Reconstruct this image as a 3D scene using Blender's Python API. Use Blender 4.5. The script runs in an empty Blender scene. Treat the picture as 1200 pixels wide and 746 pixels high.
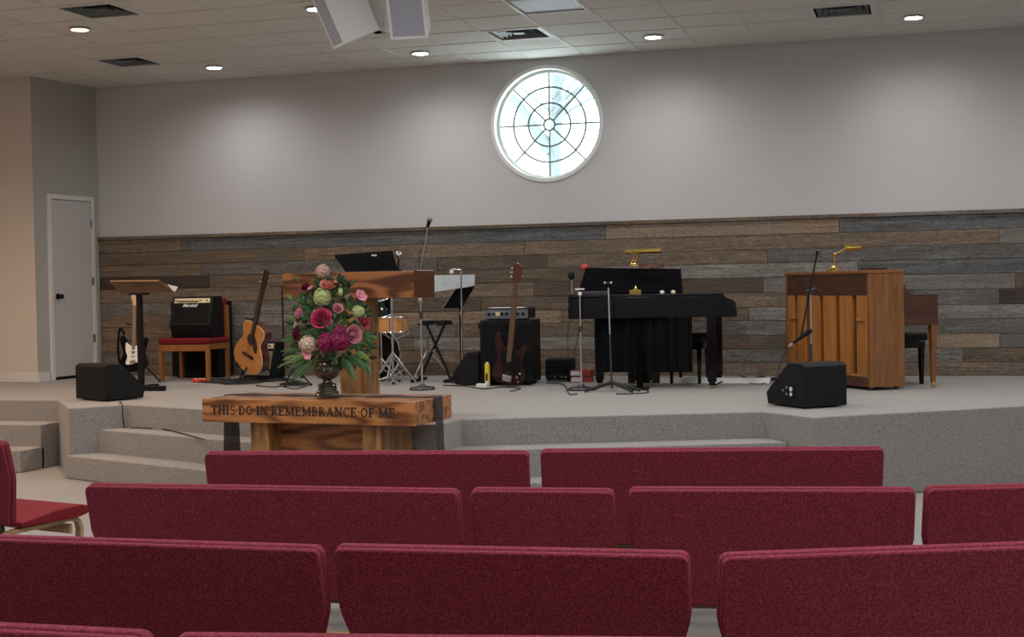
import bpy, bmesh, math, random
from mathutils import Vector, Matrix, Euler
random.seed(7)
PI = math.pi
scene = bpy.context.scene
col = scene.collection

# ------------------------------------------------------------------ camera
FPX = 1632.87
YAW, PITCH, ROLL = 0.285098, 0.0241936, -0.0187453
CAM = Vector((0.0, -14.53577, 0.9858757))
_f = Vector((-math.sin(YAW)*math.cos(PITCH), math.cos(YAW)*math.cos(PITCH), -math.sin(PITCH)))
_r = Vector((math.cos(YAW), math.sin(YAW), 0)); _u = _r.cross(_f)
RGT = _r*math.cos(ROLL) + _u*math.sin(ROLL)
UPV = -_r*math.sin(ROLL) + _u*math.cos(ROLL)
cam_data = bpy.data.cameras.new('camera')
cam_data.sensor_width = 36.0; cam_data.lens = FPX/1200*36.0
cam_data.clip_start = 0.05; cam_data.clip_end = 500
cam = bpy.data.objects.new('camera', cam_data); col.objects.link(cam)
cam.matrix_world = Matrix(((RGT.x, UPV.x, -_f.x, CAM.x), (RGT.y, UPV.y, -_f.y, CAM.y), (RGT.z, UPV.z, -_f.z, CAM.z), (0, 0, 0, 1)))
scene.camera = cam
def ray(x, y): return _f + RGT*((x-600)/FPX) - UPV*((y-373)/FPX)
def at_z(x, y, z=0.0):
    d = ray(x, y); t = (z-CAM.z)/d.z; return CAM + d*t
def at_y(x, y, Y):
    d = ray(x, y); t = (Y-CAM.y)/d.y; return CAM + d*t

# ------------------------------------------------------------------ view and world
vs = scene.view_settings
scene.display_settings.display_device = 'sRGB'
vs.view_transform = 'Standard'; vs.look = 'None'; vs.gamma = 1.0; vs.use_curve_mapping = False
vs.exposure = 0.18
world = bpy.data.worlds.new('world'); scene.world = world; world.use_nodes = True
wn = world.node_tree.nodes; wn.clear()
wo = wn.new('ShaderNodeOutputWorld'); wb = wn.new('ShaderNodeBackground')
wb.inputs[0].default_value = (0.86, 0.97, 1.0, 1); wb.inputs[1].default_value = 6.5
world.node_tree.links.new(wb.outputs[0], wo.inputs[0])

H = 3.405          # ceiling above the stage floor
FZ = -0.6          # auditorium floor
HW = 1.638         # top of the wooden wainscot

# ------------------------------------------------------------------ lights of the room
def lamp(name, kind, loc, energy, color, rot=(0, 0, 0), size=0.1, size_y=None, spot=None, blend=0.6):
    d = bpy.data.lights.new(name, kind); d.energy = energy; d.color = color
    if kind == 'AREA':
        d.size = size
        if size_y: d.shape = 'RECTANGLE'; d.size_y = size_y
        else: d.shape = 'DISK'
    elif kind == 'SPOT': d.spot_size = spot; d.spot_blend = blend; d.shadow_soft_size = size
    else: d.shadow_soft_size = size
    o = bpy.data.objects.new(name, d); col.objects.link(o); o.location = loc; o.rotation_euler = rot
    return o
COOL = (1.0, 0.985, 0.965); WARM = (1.0, 0.68, 0.45)
# downlights along the back wall (their fixtures are built with the ceiling)
DOWN = [(-7.30, -0.9), (-4.93, -0.9), (-2.49, -0.92), (-0.03, -1.0), (2.41, -1.0)]
for k, (x, y) in enumerate(DOWN):
    lamp('downlight_lamp', 'SPOT', (x, y, H-0.03), 72, COOL, size=0.10, spot=math.radians(168), blend=1.0)
lamp('downlight_lamp', 'SPOT', (-7.35, -3.34, H-0.03), 150, WARM, size=0.05, spot=math.radians(140), blend=0.8)
DOWN2 = [(-4.97, -3.40), (-2.49, -3.6), (-0.03, -3.6), (2.41, -3.6)]  # only the first is known; the others are added to brighten the stage
for x, y in DOWN2: lamp('downlight_lamp', 'SPOT', (x, y, H-0.03), 150, COOL, size=0.06, spot=math.radians(170), blend=1.0)
# unseen troffers added as fill over the seats and warm pendants over the left aisle, all behind the frame's top edge
FILL_TROFF = [(-4.9, -8.2), (-1.2, -8.2), (2.4, -8.2), (-3.6, -11.6), (0.3, -11.6), (3.0, -11.6), (-1.2, -14.8)]
for x, y in FILL_TROFF:
    lamp('added_troffer_lamp', 'AREA', (x, y, H-0.03), 56, (0.92, 0.965, 1.0), size=0.56, size_y=1.16)
lamp('added_troffer_lamp', 'AREA', (-8.57, -6.70, H-0.03), 60, (1.0, 0.82, 0.66), size=0.56, size_y=1.16)  # unseen warm troffer added to brighten the left corner
WPEND = [(-9.6, -4.0), (-9.8, -6.5), (-7.6, -6.8)]
for x, y in WPEND:
    lamp('warm_downlight_lamp', 'SPOT', (x, y, H-0.03), 150, WARM, size=0.05, spot=math.radians(150), blend=0.8)

# ------------------------------------------------------------------ helpers
class MB:
    def __init__(s): s.v = []; s.f = []; s.T = None
    def add(s, vs_, fs_):
        n = len(s.v)
        if s.T is not None: vs_ = [s.T @ Vector(p) for p in vs_]
        s.v += [tuple(p) for p in vs_]; s.f += [tuple(i+n for i in f) for f in fs_]
        return s
    def box(s, c, d, rot=None):
        P = []
        for sz in (-1, 1):
            for a, b in ((-1, -1), (1, -1), (1, 1), (-1, 1)):
                q = Vector((a*d[0]/2, b*d[1]/2, sz*d[2]/2))
                if rot is not None: q = rot @ q
                P.append(q+Vector(c))
        return s.add(P, [(3, 2, 1, 0), (4, 5, 6, 7), (0, 1, 5, 4), (1, 2, 6, 5), (2, 3, 7, 6), (3, 0, 4, 7)])
    def cyl(s, a, b, r, r2=None, n=12, caps=True):
        a = Vector(a); b = Vector(b); r2 = r if r2 is None else r2
        w = (b-a).normalized(); u = w.orthogonal().normalized(); v = w.cross(u)
        P = []
        for q, rr in ((a, r), (b, r2)):
            for i in range(n):
                t = 2*PI*i/n; P.append(q+(u*math.cos(t)+v*math.sin(t))*rr)
        F = [(i, (i+1) % n, n+(i+1) % n, n+i) for i in range(n)]
        if caps: F += [tuple(range(n-1, -1, -1)), tuple(range(n, 2*n))]
        return s.add(P, F)
    def tube(s, pts, r, n=6, closed=False):
        pts = [Vector(p) for p in pts]; m = len(pts); P = []; u = None
        for k in range(m):
            if closed: t = pts[(k+1) % m]-pts[k-1]
            else: t = pts[min(k+1, m-1)]-pts[max(k-1, 0)]
            if t.length < 1e-9: t = Vector((0, 0, 1))
            t.normalize()
            u = t.orthogonal().normalized() if u is None else (u-t*u.dot(t)).normalized()
            v = t.cross(u); rr = r[k] if isinstance(r, (list, tuple)) else r
            for i in range(n):
                a = 2*PI*i/n; P.append(pts[k]+(u*math.cos(a)+v*math.sin(a))*rr)
        F = []
        for k in range(m if closed else m-1):
            k2 = (k+1) % m
            for i in range(n): F.append((k*n+i, k*n+(i+1) % n, k2*n+(i+1) % n, k2*n+i))
        if not closed: F += [tuple(range(n-1, -1, -1)), tuple(range((m-1)*n, m*n))]
        return s.add(P, F)
    def lathe(s, prof, c=(0, 0, 0), n=24, rot=None, flute=None):
        P = []; c = Vector(c)
        for k, (r, z) in enumerate(prof):
            for i in range(n):
                t = 2*PI*i/n; rr = r*(flute(t, z) if flute else 1)
                q = Vector((rr*math.cos(t), rr*math.sin(t), z))
                if rot is not None: q = rot @ q
                P.append(c+q)
        F = []
        for k in range(len(prof)-1):
            for i in range(n): F.append((k*n+i, k*n+(i+1) % n, (k+1)*n+(i+1) % n, (k+1)*n+i))
        F += [tuple(range(n-1, -1, -1)), tuple(range((len(prof)-1)*n, len(prof)*n))]
        return s.add(P, F)
    def ball(s, c, r, sc=(1, 1, 1), n=12, m=8, rot=None):
        prof = [(math.sin(PI*k/m)*1.0+1e-4, -math.cos(PI*k/m)) for k in range(m+1)]
        P = []; F = []
        for (a, z) in prof:
            for i in range(n):
                t = 2*PI*i/n; q = Vector((a*math.cos(t)*sc[0], a*math.sin(t)*sc[1], z*sc[2]))*r
                if rot is not None: q = rot @ q
                P.append(Vector(c)+q)
        for k in range(m):
            for i in range(n): F.append((k*n+i, k*n+(i+1) % n, (k+1)*n+(i+1) % n, (k+1)*n+i))
        return s.add(P, F)
    def prism(s, pts, d0, d1, axis='y'):
        # outline in the plane across `axis`, extruded d0..d1
        n = len(pts)
        def mp(a, b, d): return {'y': (a, d, b), 'z': (a, b, d), 'x': (d, a, b)}[axis]
        P = [mp(a, b, d0) for a, b in pts]+[mp(a, b, d1) for a, b in pts]
        area = sum(pts[i][0]*pts[(i+1) % n][1]-pts[(i+1) % n][0]*pts[i][1] for i in range(n))
        F = [tuple(range(n)), tuple(range(2*n-1, n-1, -1))]+[(i, n+i, n+(i+1) % n, (i+1) % n) for i in range(n)]
        s.add(P, F); return s
    def torus(s, c, R, r, axis='z', n=24, m=8):
        pts = []
        for i in range(n):
            t = 2*PI*i/n; a, b = R*math.cos(t), R*math.sin(t)
            pts.append(Vector(c)+Vector({'z': (a, b, 0), 'y': (a, 0, b), 'x': (0, a, b)}[axis]))
        return s.tube(pts, r, m, True)
    def build(s, name, mat, parent=None, bevel=0, seg=2, loc=None, rot=None, smooth=35, kind=None, label=None):
        me = bpy.data.meshes.new(name); me.from_pydata(s.v, [], s.f)
        bm = bmesh.new(); bm.from_mesh(me); bmesh.ops.recalc_face_normals(bm, faces=bm.faces)
        bm.to_mesh(me); bm.free()
        me.materials.append(mat); me.shade_smooth(); me.set_sharp_from_angle(angle=math.radians(smooth))
        o = bpy.data.objects.new(name, me); col.objects.link(o)
        if parent is not None: o.parent = parent
        if loc is not None: o.location = loc
        if rot is not None: o.rotation_euler = rot
        if bevel:
            m = o.modifiers.new('bevel', 'BEVEL'); m.width = bevel; m.segments = seg
            m.limit_method = 'ANGLE'; m.angle_limit = math.radians(40); m.harden_normals = True
        if kind: o['kind'] = kind
        if label: o['label'] = label
        return o
def thing(name, label, cat, loc=(0, 0, 0), rot=(0, 0, 0), group=None):
    o = bpy.data.objects.new(name, None); col.objects.link(o); o.empty_display_size = 0.1
    o.location = loc; o.rotation_euler = rot; o['label'] = label; o['category'] = cat
    if group: o['group'] = group
    return o
def tag(o, label, cat, group=None):
    o['label'] = label; o['category'] = cat
    if group: o['group'] = group
    return o
def spline(pts, n=6, closed=True):
    m = len(pts); out = []
    for k in range(m if closed else m-1):
        p = [Vector(pts[(k+j) % m] if closed else pts[min(max(k+j, 0), m-1)]) for j in (-1, 0, 1, 2)]
        for i in range(n):
            t = i/n
            out.append(0.5*((2*p[1])+(p[2]-p[0])*t+(2*p[0]-5*p[1]+4*p[2]-p[3])*t*t+(-p[0]+3*p[1]-3*p[2]+p[3])*t**3))
    if not closed: out.append(Vector(pts[-1]))
    return [tuple(q) for q in out]
def rrect(w, h, r, n=4, cx=0, cy=0):
    out = []
    for sx, sy, a0 in ((1, 1, 0), (-1, 1, 90), (-1, -1, 180), (1, -1, 270)):
        for i in range(n+1):
            a = math.radians(a0+90*i/n)
            out.append((cx+sx*(w/2-r)+r*math.cos(a), cy+sy*(h/2-r)+r*math.sin(a)))
    return out

# ------------------------------------------------------------------ materials
def nt(name):
    m = bpy.data.materials.new(name); m.use_nodes = True
    t = m.node_tree; b = t.nodes['Principled BSDF']; return m, t, b
def mat(name, c, rough=0.5, metal=0.0, noise=None, spec=0.5, coat=0, bump=None, emit=None, sheen=0):
    """noise = (scale, second colour, low, high)"""
    m, t, b = nt(name); N = t.nodes; L = t.links
    b.inputs['Base Color'].default_value = (*c, 1); b.inputs['Roughness'].default_value = rough
    b.inputs['Sheen Tint'].default_value = (*[min(1, q*4) for q in c], 1)
    b.inputs['Metallic'].default_value = metal; b.inputs['Specular IOR Level'].default_value = spec
    b.inputs['Coat Weight'].default_value = coat; b.inputs['Sheen Weight'].default_value = sheen
    if emit: b.inputs['Emission Color'].default_value = (*emit[0], 1); b.inputs['Emission Strength'].default_value = emit[1]
    g = N.new('ShaderNodeTexCoord')
    if noise:
        n = N.new('ShaderNodeTexNoise'); n.inputs['Scale'].default_value = noise[0]; n.inputs['Detail'].default_value = 3
        L.new(g.outputs['Object'], n.inputs['Vector'])
        r = N.new('ShaderNodeValToRGB'); r.color_ramp.elements[0].position = noise[2]; r.color_ramp.elements[1].position = noise[3]
        r.color_ramp.elements[0].color = (*c, 1); r.color_ramp.elements[1].color = (*noise[1], 1)
        L.new(n.outputs['Fac'], r.inputs['Fac']); L.new(r.outputs['Color'], b.inputs['Base Color'])
    if bump:
        n2 = N.new('ShaderNodeTexNoise'); n2.inputs['Scale'].default_value = bump[0]; n2.inputs['Detail'].default_value = 2
        L.new(g.outputs['Object'], n2.inputs['Vector'])
        bp = N.new('ShaderNodeBump'); bp.inputs['Strength'].default_value = bump[1]; bp.inputs['Distance'].default_value = bump[2]
        L.new(n2.outputs['Fac'], bp.inputs['Height']); L.new(bp.outputs['Normal'], b.inputs['Normal'])
    return m
def wood(name, dark, light, axis=0, rough=0.45, scale=1.0, rings=0.0, coat=0.0, rnd=0.0, contrast=(0.3, 0.7)):
    """grain runs along the object axis given; rnd shifts brightness from piece to piece"""
    m, t, b = nt(name); N = t.nodes; L = t.links
    g = N.new('ShaderNodeTexCoord'); mp = N.new('ShaderNodeMapping')
    sc = [14*scale]*3; sc[axis] = 0.9*scale; mp.inputs['Scale'].default_value = sc
    L.new(g.outputs['Object'], mp.inputs['Vector'])
    oi = N.new('ShaderNodeObjectInfo')
    add = N.new('ShaderNodeVectorMath'); add.operation = 'ADD'
    mul = N.new('ShaderNodeVectorMath'); mul.operation = 'SCALE'; mul.inputs[0].default_value = (37, 53, 71)
    L.new(oi.outputs['Random'], mul.inputs['Scale']); L.new(mp.outputs[0], add.inputs[0]); L.new(mul.outputs[0], add.inputs[1])
    n = N.new('ShaderNodeTexNoise'); n.inputs['Scale'].default_value = 1.6; n.inputs['Detail'].default_value = 7; n.inputs['Roughness'].default_value = 0.62
    n.inputs['Distortion'].default_value = 0.5
    L.new(add.outputs[0], n.inputs['Vector'])
    fac = n.outputs['Fac']
    if rings:
        mp2 = N.new('ShaderNodeMapping'); s2 = [5.0]*3; s2[axis] = 1.1; mp2.inputs['Scale'].default_value = s2
        L.new(g.outputs['Object'], mp2.inputs['Vector'])
        n2 = N.new('ShaderNodeTexNoise'); n2.inputs['Scale'].default_value = 1.0; n2.inputs['Detail'].default_value = 1
        L.new(mp2.outputs[0], n2.inputs['Vector'])
        mm = N.new('ShaderNodeMath'); mm.operation = 'MULTIPLY'; mm.inputs[1].default_value = 42
        sn = N.new('ShaderNodeMath'); sn.operation = 'SINE'
        L.new(n2.outputs['Fac'], mm.inputs[0]); L.new(mm.outputs[0], sn.inputs[0])
        ma = N.new('ShaderNodeMath'); ma.operation = 'MULTIPLY_ADD'; ma.inputs[1].default_value = rings
        L.new(sn.outputs[0], ma.inputs[0]); L.new(fac, ma.inputs[2]); fac = ma.outputs[0]
    r = N.new('ShaderNodeValToRGB'); e = r.color_ramp.elements
    e[0].position = contrast[0]; e[1].position = contrast[1]; e[0].color = (*dark, 1); e[1].color = (*light, 1)
    L.new(fac, r.inputs['Fac']); out = r.outputs['Color']
    if rnd:
        hs = N.new('ShaderNodeHueSaturation')
        mr = N.new('ShaderNodeMapRange'); mr.inputs['To Min'].default_value = 1-rnd; mr.inputs['To Max'].default_value = 1+rnd
        L.new(oi.outputs['Random'], mr.inputs['Value']); L.new(mr.outputs[0], hs.inputs['Value']); L.new(out, hs.inputs['Color']); out = hs.outputs['Color']
    L.new(out, b.inputs['Base Color']); b.inputs['Roughness'].default_value = rough; b.inputs['Coat Weight'].default_value = coat
    bp = N.new('ShaderNodeBump'); bp.inputs['Strength'].default_value = 0.25; bp.inputs['Distance'].default_value = 0.004
    L.new(n.outputs['Fac'], bp.inputs['Height']); L.new(bp.outputs['Normal'], b.inputs['Normal'])
    return m
def plank_mat(name, a, bcol, c):
    """weathered barn board: long grain, blotches and knots, shifted from board to board"""
    m, t, b = nt(name); N = t.nodes; L = t.links
    g = N.new('ShaderNodeTexCoord'); oi = N.new('ShaderNodeObjectInfo')
    mul = N.new('ShaderNodeVectorMath'); mul.operation = 'SCALE'; mul.inputs[0].default_value = (57, 31, 43)
    L.new(oi.outputs['Random'], mul.inputs['Scale'])
    def tex(sc, scale, det, dist=0.0):
        mp = N.new('ShaderNodeMapping'); mp.inputs['Scale'].default_value = sc
        L.new(g.outputs['Object'], mp.inputs['Vector'])
        ad = N.new('ShaderNodeVectorMath'); L.new(mp.outputs[0], ad.inputs[0]); L.new(mul.outputs[0], ad.inputs[1])
        n = N.new('ShaderNodeTexNoise'); n.inputs['Scale'].default_value = scale; n.inputs['Detail'].default_value = det
        n.inputs['Roughness'].default_value = 0.65; n.inputs['Distortion'].default_value = dist
        L.new(ad.outputs[0], n.inputs['Vector']); return n
    grain = tex((1.6, 26, 26), 1.2, 8, 0.9); blot = tex((1.6, 5, 7), 1.0, 3, 0.6); fine = tex((25, 90, 90), 1.0, 2)
    r1 = N.new('ShaderNodeValToRGB'); e = r1.color_ramp.elements
    e[0].position = 0.32; e[1].position = 0.68; e[0].color = (*a, 1); e[1].color = (*bcol, 1)
    L.new(grain.outputs['Fac'], r1.inputs['Fac'])
    r2 = N.new('ShaderNodeMapRange'); r2.inputs['From Min'].default_value = 0.42; r2.inputs['From Max'].default_value = 0.62
    L.new(blot.outputs['Fac'], r2.inputs['Value'])
    mx = N.new('ShaderNodeMix'); mx.data_type = 'RGBA'; mx.inputs['B'].default_value = (*c, 1)
    m6 = N.new('ShaderNodeMath'); m6.operation = 'MULTIPLY'; m6.inputs[1].default_value = 0.7
    L.new(r2.outputs[0], m6.inputs[0]); L.new(m6.outputs[0], mx.inputs['Factor']); L.new(r1.outputs['Color'], mx.inputs['A'])
    hs = N.new('ShaderNodeHueSaturation')
    mr = N.new('ShaderNodeMapRange'); mr.inputs['To Min'].default_value = 0.60; mr.inputs['To Max'].default_value = 1.12
    fm = N.new('ShaderNodeMapRange'); fm.inputs['From Min'].default_value = 0.3; fm.inputs['From Max'].default_value = 0.7
    fm.inputs['To Min'].default_value = 0.60; fm.inputs['To Max'].default_value = 1.40
    L.new(fine.outputs['Fac'], fm.inputs['Value'])
    pm = N.new('ShaderNodeMath'); pm.operation = 'MULTIPLY'
    L.new(oi.outputs['Random'], mr.inputs['Value']); L.new(mr.outputs[0], pm.inputs[0]); L.new(fm.outputs[0], pm.inputs[1])
    L.new(pm.outputs[0], hs.inputs['Value']); L.new(mx.outputs['Result'], hs.inputs['Color'])
    L.new(hs.outputs['Color'], b.inputs['Base Color']); b.inputs['Roughness'].default_value = 0.8
    b.inputs['Specular IOR Level'].default_value = 0.25
    bp = N.new('ShaderNodeBump'); bp.inputs['Strength'].default_value = 0.5; bp.inputs['Distance'].default_value = 0.006
    L.new(grain.outputs['Fac'], bp.inputs['Height']); L.new(bp.outputs['Normal'], b.inputs['Normal'])
    return m

m_wall = mat('wall_paint', (0.60, 0.59, 0.595), 0.85, noise=(0.8, (0.56, 0.55, 0.555), 0.3, 0.7))
m_wall_l = mat('cream_wall_paint', (0.62, 0.55, 0.49), 0.85)
m_trim = mat('white_trim', (0.66, 0.64, 0.62), 0.5)
m_door = mat('door_paint', (0.52, 0.50, 0.49), 0.5)
m_tile = mat('ceiling_tile', (0.74, 0.73, 0.69), 0.9, noise=(60, (0.64, 0.63, 0.59), 0.35, 0.7))
m_grid = mat('ceiling_grid_paint', (0.66, 0.65, 0.61), 0.6)
m_carpet = mat('speckled_carpet', (0.36, 0.325, 0.295), 0.95, noise=(95, (0.185, 0.18, 0.178), 0.30, 0.70), spec=0.1, bump=(90, 0.6, 0.01), sheen=0.2)
m_fab = mat('burgundy_fabric', (0.125, 0.013, 0.024), 0.85, noise=(150, (0.27, 0.040, 0.062), 0.40, 0.75), spec=0.2, bump=(200, 0.3, 0.003), sheen=0.22)
m_fab_s = mat('burgundy_seat_fabric', (0.12, 0.008, 0.012), 0.85, noise=(120, (0.22, 0.016, 0.022), 0.40, 0.72), spec=0.2, sheen=0.3)
m_blond = wood('blond_bentwood', (0.30, 0.17, 0.07), (0.48, 0.30, 0.14), 0, 0.4)
m_oak = wood('golden_oak', (0.11, 0.034, 0.010), (0.44, 0.175, 0.055), 0, 0.4, rings=0.20, coat=0.15, contrast=(0.22, 0.70))
m_oakz = wood('golden_oak_upright', (0.14, 0.06, 0.018), (0.36, 0.18, 0.065), 2, 0.4, rings=0.12, contrast=(0.28, 0.72))
m_oakd = wood('dark_oak', (0.05, 0.016, 0.006), (0.15, 0.05, 0.018), 0, 0.3, coat=0.4)
m_engr = mat('engraved_letter_stain', (0.03, 0.012, 0.006), 0.7)
m_pfront = wood('piano_slat_wood', (0.25, 0.090, 0.020), (0.45, 0.185, 0.050), 2, 0.35, coat=0.2)
m_pside = wood('piano_side_wood', (0.15, 0.054, 0.014), (0.28, 0.112, 0.030), 2, 0.3, rings=0.05, coat=0.4)
m_pdark = wood('piano_dark_wood', (0.040, 0.016, 0.008), (0.085, 0.034, 0.018), 0, 0.4)
m_black = mat('black_lacquer', (0.003, 0.003, 0.004), 0.12, spec=0.3)
m_satin = mat('satin_black_lacquer', (0.003, 0.003, 0.004), 0.9, spec=0.03)
m_blk = mat('black_plastic', (0.010, 0.010, 0.011), 0.5, spec=0.15)
m_vinyl = mat('black_vinyl', (0.009, 0.009, 0.010), 0.6, spec=0.2, bump=(300, 0.4, 0.002))
m_cloth = mat('black_cloth', (0.006, 0.0065, 0.008), 0.95, spec=0.1)
m_gril = mat('black_grille_cloth', (0.010, 0.010, 0.011), 0.85, spec=0.1)
m_rubber = mat('black_rubber', (0.012, 0.012, 0.012), 0.7)
m_chrome = mat('chrome', (0.75, 0.75, 0.76), 0.18, 1.0)
m_steel = mat('dull_steel', (0.35, 0.35, 0.36), 0.35, 1.0)
m_dsteel = mat('dark_steel', (0.08, 0.08, 0.085), 0.4, 0.8)
m_brass = mat('polished_brass', (0.80, 0.55, 0.16), 0.16, 1.0)
m_bronze = mat('aged_bronze_glaze', (0.055, 0.045, 0.028), 0.22, 0.6, noise=(18, (0.10, 0.09, 0.06), 0.4, 0.7), coat=0.4)
m_white = mat('white_plastic', (0.75, 0.74, 0.72), 0.4)
m_paper = mat('paper', (0.72, 0.74, 0.76), 0.8)
m_cream = mat('cream_panel', (0.75, 0.62, 0.40), 0.5)
m_beigegr = mat('beige_grille_cloth', (0.30, 0.26, 0.19), 0.9, noise=(200, (0.20, 0.17, 0.12), 0.4, 0.6))
m_silver = mat('silver_panel', (0.20, 0.22, 0.25), 0.35, 0.6)
m_red = mat('red_plastic', (0.62, 0.05, 0.03), 0.5)
m_yellow = mat('yellow_label', (0.80, 0.62, 0.05), 0.5)
m_glassw = None
m_spruce = wood('spruce_top', (0.48, 0.19, 0.045), (0.60, 0.26, 0.07), 2, 0.3, coat=0.3)
m_maho = wood('mahogany', (0.06, 0.014, 0.008), (0.12, 0.03, 0.015), 2, 0.3, coat=0.4)
m_neck = wood('neck_wood', (0.10, 0.045, 0.02), (0.20, 0.10, 0.05), 2, 0.4)
m_maple = wood('maple', (0.55, 0.36, 0.17), (0.70, 0.50, 0.27), 2, 0.4)
m_drum = wood('amber_drum_shell', (0.50, 0.20, 0.06), (0.70, 0.34, 0.12), 0, 0.25, coat=0.5)
m_head = mat('drum_head', (0.65, 0.66, 0.68), 0.4)
m_spk = mat('ceiling_speaker_paint', (0.86, 0.87, 0.85), 0.5)
m_spkg = mat('ceiling_speaker_grille', (0.48, 0.50, 0.56), 0.7, noise=(120, (0.40, 0.42, 0.48), 0.4, 0.6))
m_lens = mat('downlight_lens', (1, 1, 1), 0.5, emit=((1.0, 0.98, 0.95), 14))
m_lensw = mat('warm_downlight_lens', (1, 0.8, 0.6), 0.5, emit=((1.0, 0.66, 0.30), 5))
m_lensd = mat('unlit_troffer_diffuser', (0.42, 0.43, 0.50), 0.5, noise=(40, (0.38, 0.39, 0.46), 0.4, 0.6))
m_lenst = mat('added_troffer_diffuser', (0.9, 0.9, 0.9), 0.5, emit=((1.0, 0.95, 0.88), 2.5))  # glowing face of the added fill troffers
m_vent = mat('vent_metal', (0.66, 0.67, 0.66), 0.5)
m_vslat = mat('vent_slat_metal', (0.10, 0.12, 0.125), 0.5)
m_ventd = mat('vent_duct', (0.03, 0.035, 0.04), 0.8)

# ------------------------------------------------------------------ the room
def struct(name, mb, m, parent=None, **k):
    o = mb.build(name, m, parent, **k)
    if parent is None: o['kind'] = 'structure'
    return o
XL, XR, YF = -12.6, 5.0, -17.0
# auditorium floor
struct('floor', MB().box(((XL+XR)/2, (YF-3.0)/2+0.0, FZ-0.05), (XR-XL+0.4, -YF+0.0+3.4-6.0+0.0, 0.1)) if False else MB().box(((XL+XR)/2, YF/2, FZ-0.05), (XR-XL+0.4, -YF+0.4, 0.1)), m_carpet)
# stage platform: outline of its carpeted top, seen from above
stage_pts = [(XL, -3.36), (-7.66, -3.37), (-7.02, -4.16), (-6.66, -3.80), (-5.46, -4.27), (-4.35, -4.73), (-4.15, -5.16),
             (-3.30, -5.16), (-3.27, -4.78), (-1.13, -3.99), (-0.73, -4.42), (-0.62, -4.30), (0.75, -3.36), (2.2, -2.45), (XR, -1.4), (XR, 0.0), (XL, 0.0)]
stage = struct('floor_stage', MB().prism(stage_pts, FZ, 0.0, 'z'), m_carpet, bevel=0.012)
# steps in front of the stage, each tread a solid of its own
def step(pts, z): return struct('floor_step', MB().prism(pts, FZ, z, 'z'), m_carpet, bevel=0.012)
step([(XL, -3.30), (XL, -3.65), (-7.66, -3.65), (-7.66, -3.30)], -0.2)
step([(XL, -3.60), (XL, -3.95), (-7.66, -3.95), (-7.66, -3.60)], -0.4)
step([(-6.64, -3.76), (-6.86, -3.97), (-5.29, -4.62), (-4.27, -5.03), (-4.2, -4.6)], -0.2)
step([(-6.84, -3.93), (-7.04, -4.20), (-5.26, -4.93), (-4.20, -5.36), (-4.2, -4.9)], -0.4)
step([(-3.27, -4.72), (-3.29, -5.10), (-2.73, -4.90), (-0.94, -4.23), (-1.13, -3.95)], -0.2)
step([(-3.27, -5.02), (-3.30, -5.42), (-2.67, -5.20), (-0.80, -4.50), (-0.94, -4.18)], -0.4)

# back wall with the round window opening
WX, WZ, WR = -3.83, 2.71, 0.60
x0, x1, z0, z1 = -9.6, XR, FZ, H+0.12
mb = MB(); n = 64
def edge_hit(t):
    dx, dz = math.cos(t), math.sin(t); s = 1e9
    if dx > 1e-9: s = min(s, (x1-WX)/dx)
    if dx < -1e-9: s = min(s, (x0-WX)/dx)
    if dz > 1e-9: s = min(s, (z1-WZ)/dz)
    if dz < -1e-9: s = min(s, (z0-WZ)/dz)
    return (WX+dx*s, WZ+dz*s)
angs = sorted([2*PI*i/n for i in range(n)]+[math.atan2(b-WZ, a-WX) % (2*PI) for a in (x0, x1) for b in (z0, z1)])
k = len(angs); P = []
for Y in (0.0, 0.16):
    P += [(WX+WR*math.cos(t), Y, WZ+WR*math.sin(t)) for t in angs]
    P += [(edge_hit(t)[0], Y, edge_hit(t)[1]) for t in angs]
F = []
for i in range(k):
    j = (i+1) % k
    F += [(i, j, k+j, k+i), (2*k+i, 3*k+i, 3*k+j, 2*k+j), (i, 2*k+i, 2*k+j, j)]
mb.add(P, F)
wall_back = struct('wall_back', mb, m_wall, smooth=30)
LW0, LW1 = Vector((-9.35, 0.0, 0)), Vector((-9.47, -1.10, 0))
ld = (LW1-LW0).normalized(); ln = Vector((-ld.y, ld.x, 0)); ln = ln if ln.x > 0 else -ln
def lwall(u, d, z):            # u metres from the corner towards the seats, d metres out of the wall
    q = LW0+ld*u+ln*d; return (q.x, q.y, z)
L = (LW1-LW0).length
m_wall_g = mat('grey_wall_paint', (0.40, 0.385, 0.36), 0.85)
mb = MB()
mb.add([lwall(0, 0, FZ), lwall(L, 0, FZ), lwall(L, 0, H+.1), lwall(0, 0, H+.1), lwall(0, -.12, FZ), lwall(L, -.12, FZ), lwall(L, -.12, H+.1), lwall(0, -.12, H+.1)],
       [(0, 1, 2, 3), (7, 6, 5, 4), (0, 4, 5, 1), (1, 5, 6, 2), (2, 6, 7, 3), (3, 7, 4, 0)])
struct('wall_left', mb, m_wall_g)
struct('wall_left_return', MB().box(((XL-9.47)/2, -1.04, (FZ+H)/2), (9.47*-1-XL, 0.12, H-FZ+.2)), m_wall_l)
struct('wall_far_left', MB().box((XL-0.05, YF/2, (FZ+H)/2), (0.1, -YF+.4, H-FZ+.2)), m_wall_l)
struct('wall_right', MB().box((XR+0.05, YF/2, (FZ+H)/2), (0.1, -YF+.4, H-FZ+.2)), m_wall)
struct('wall_rear', MB().box(((XL+XR)/2, YF-0.05, (FZ+H)/2), (XR-XL+.4, 0.1, H-FZ+.2)), m_wall)
struct('baseboard_left', MB().box(((XL-9.47)/2, -1.107, 0.05), (-9.47-XL+0.02, 0.014, 0.10)), m_trim, bevel=0.003)
mb = MB()
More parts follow.
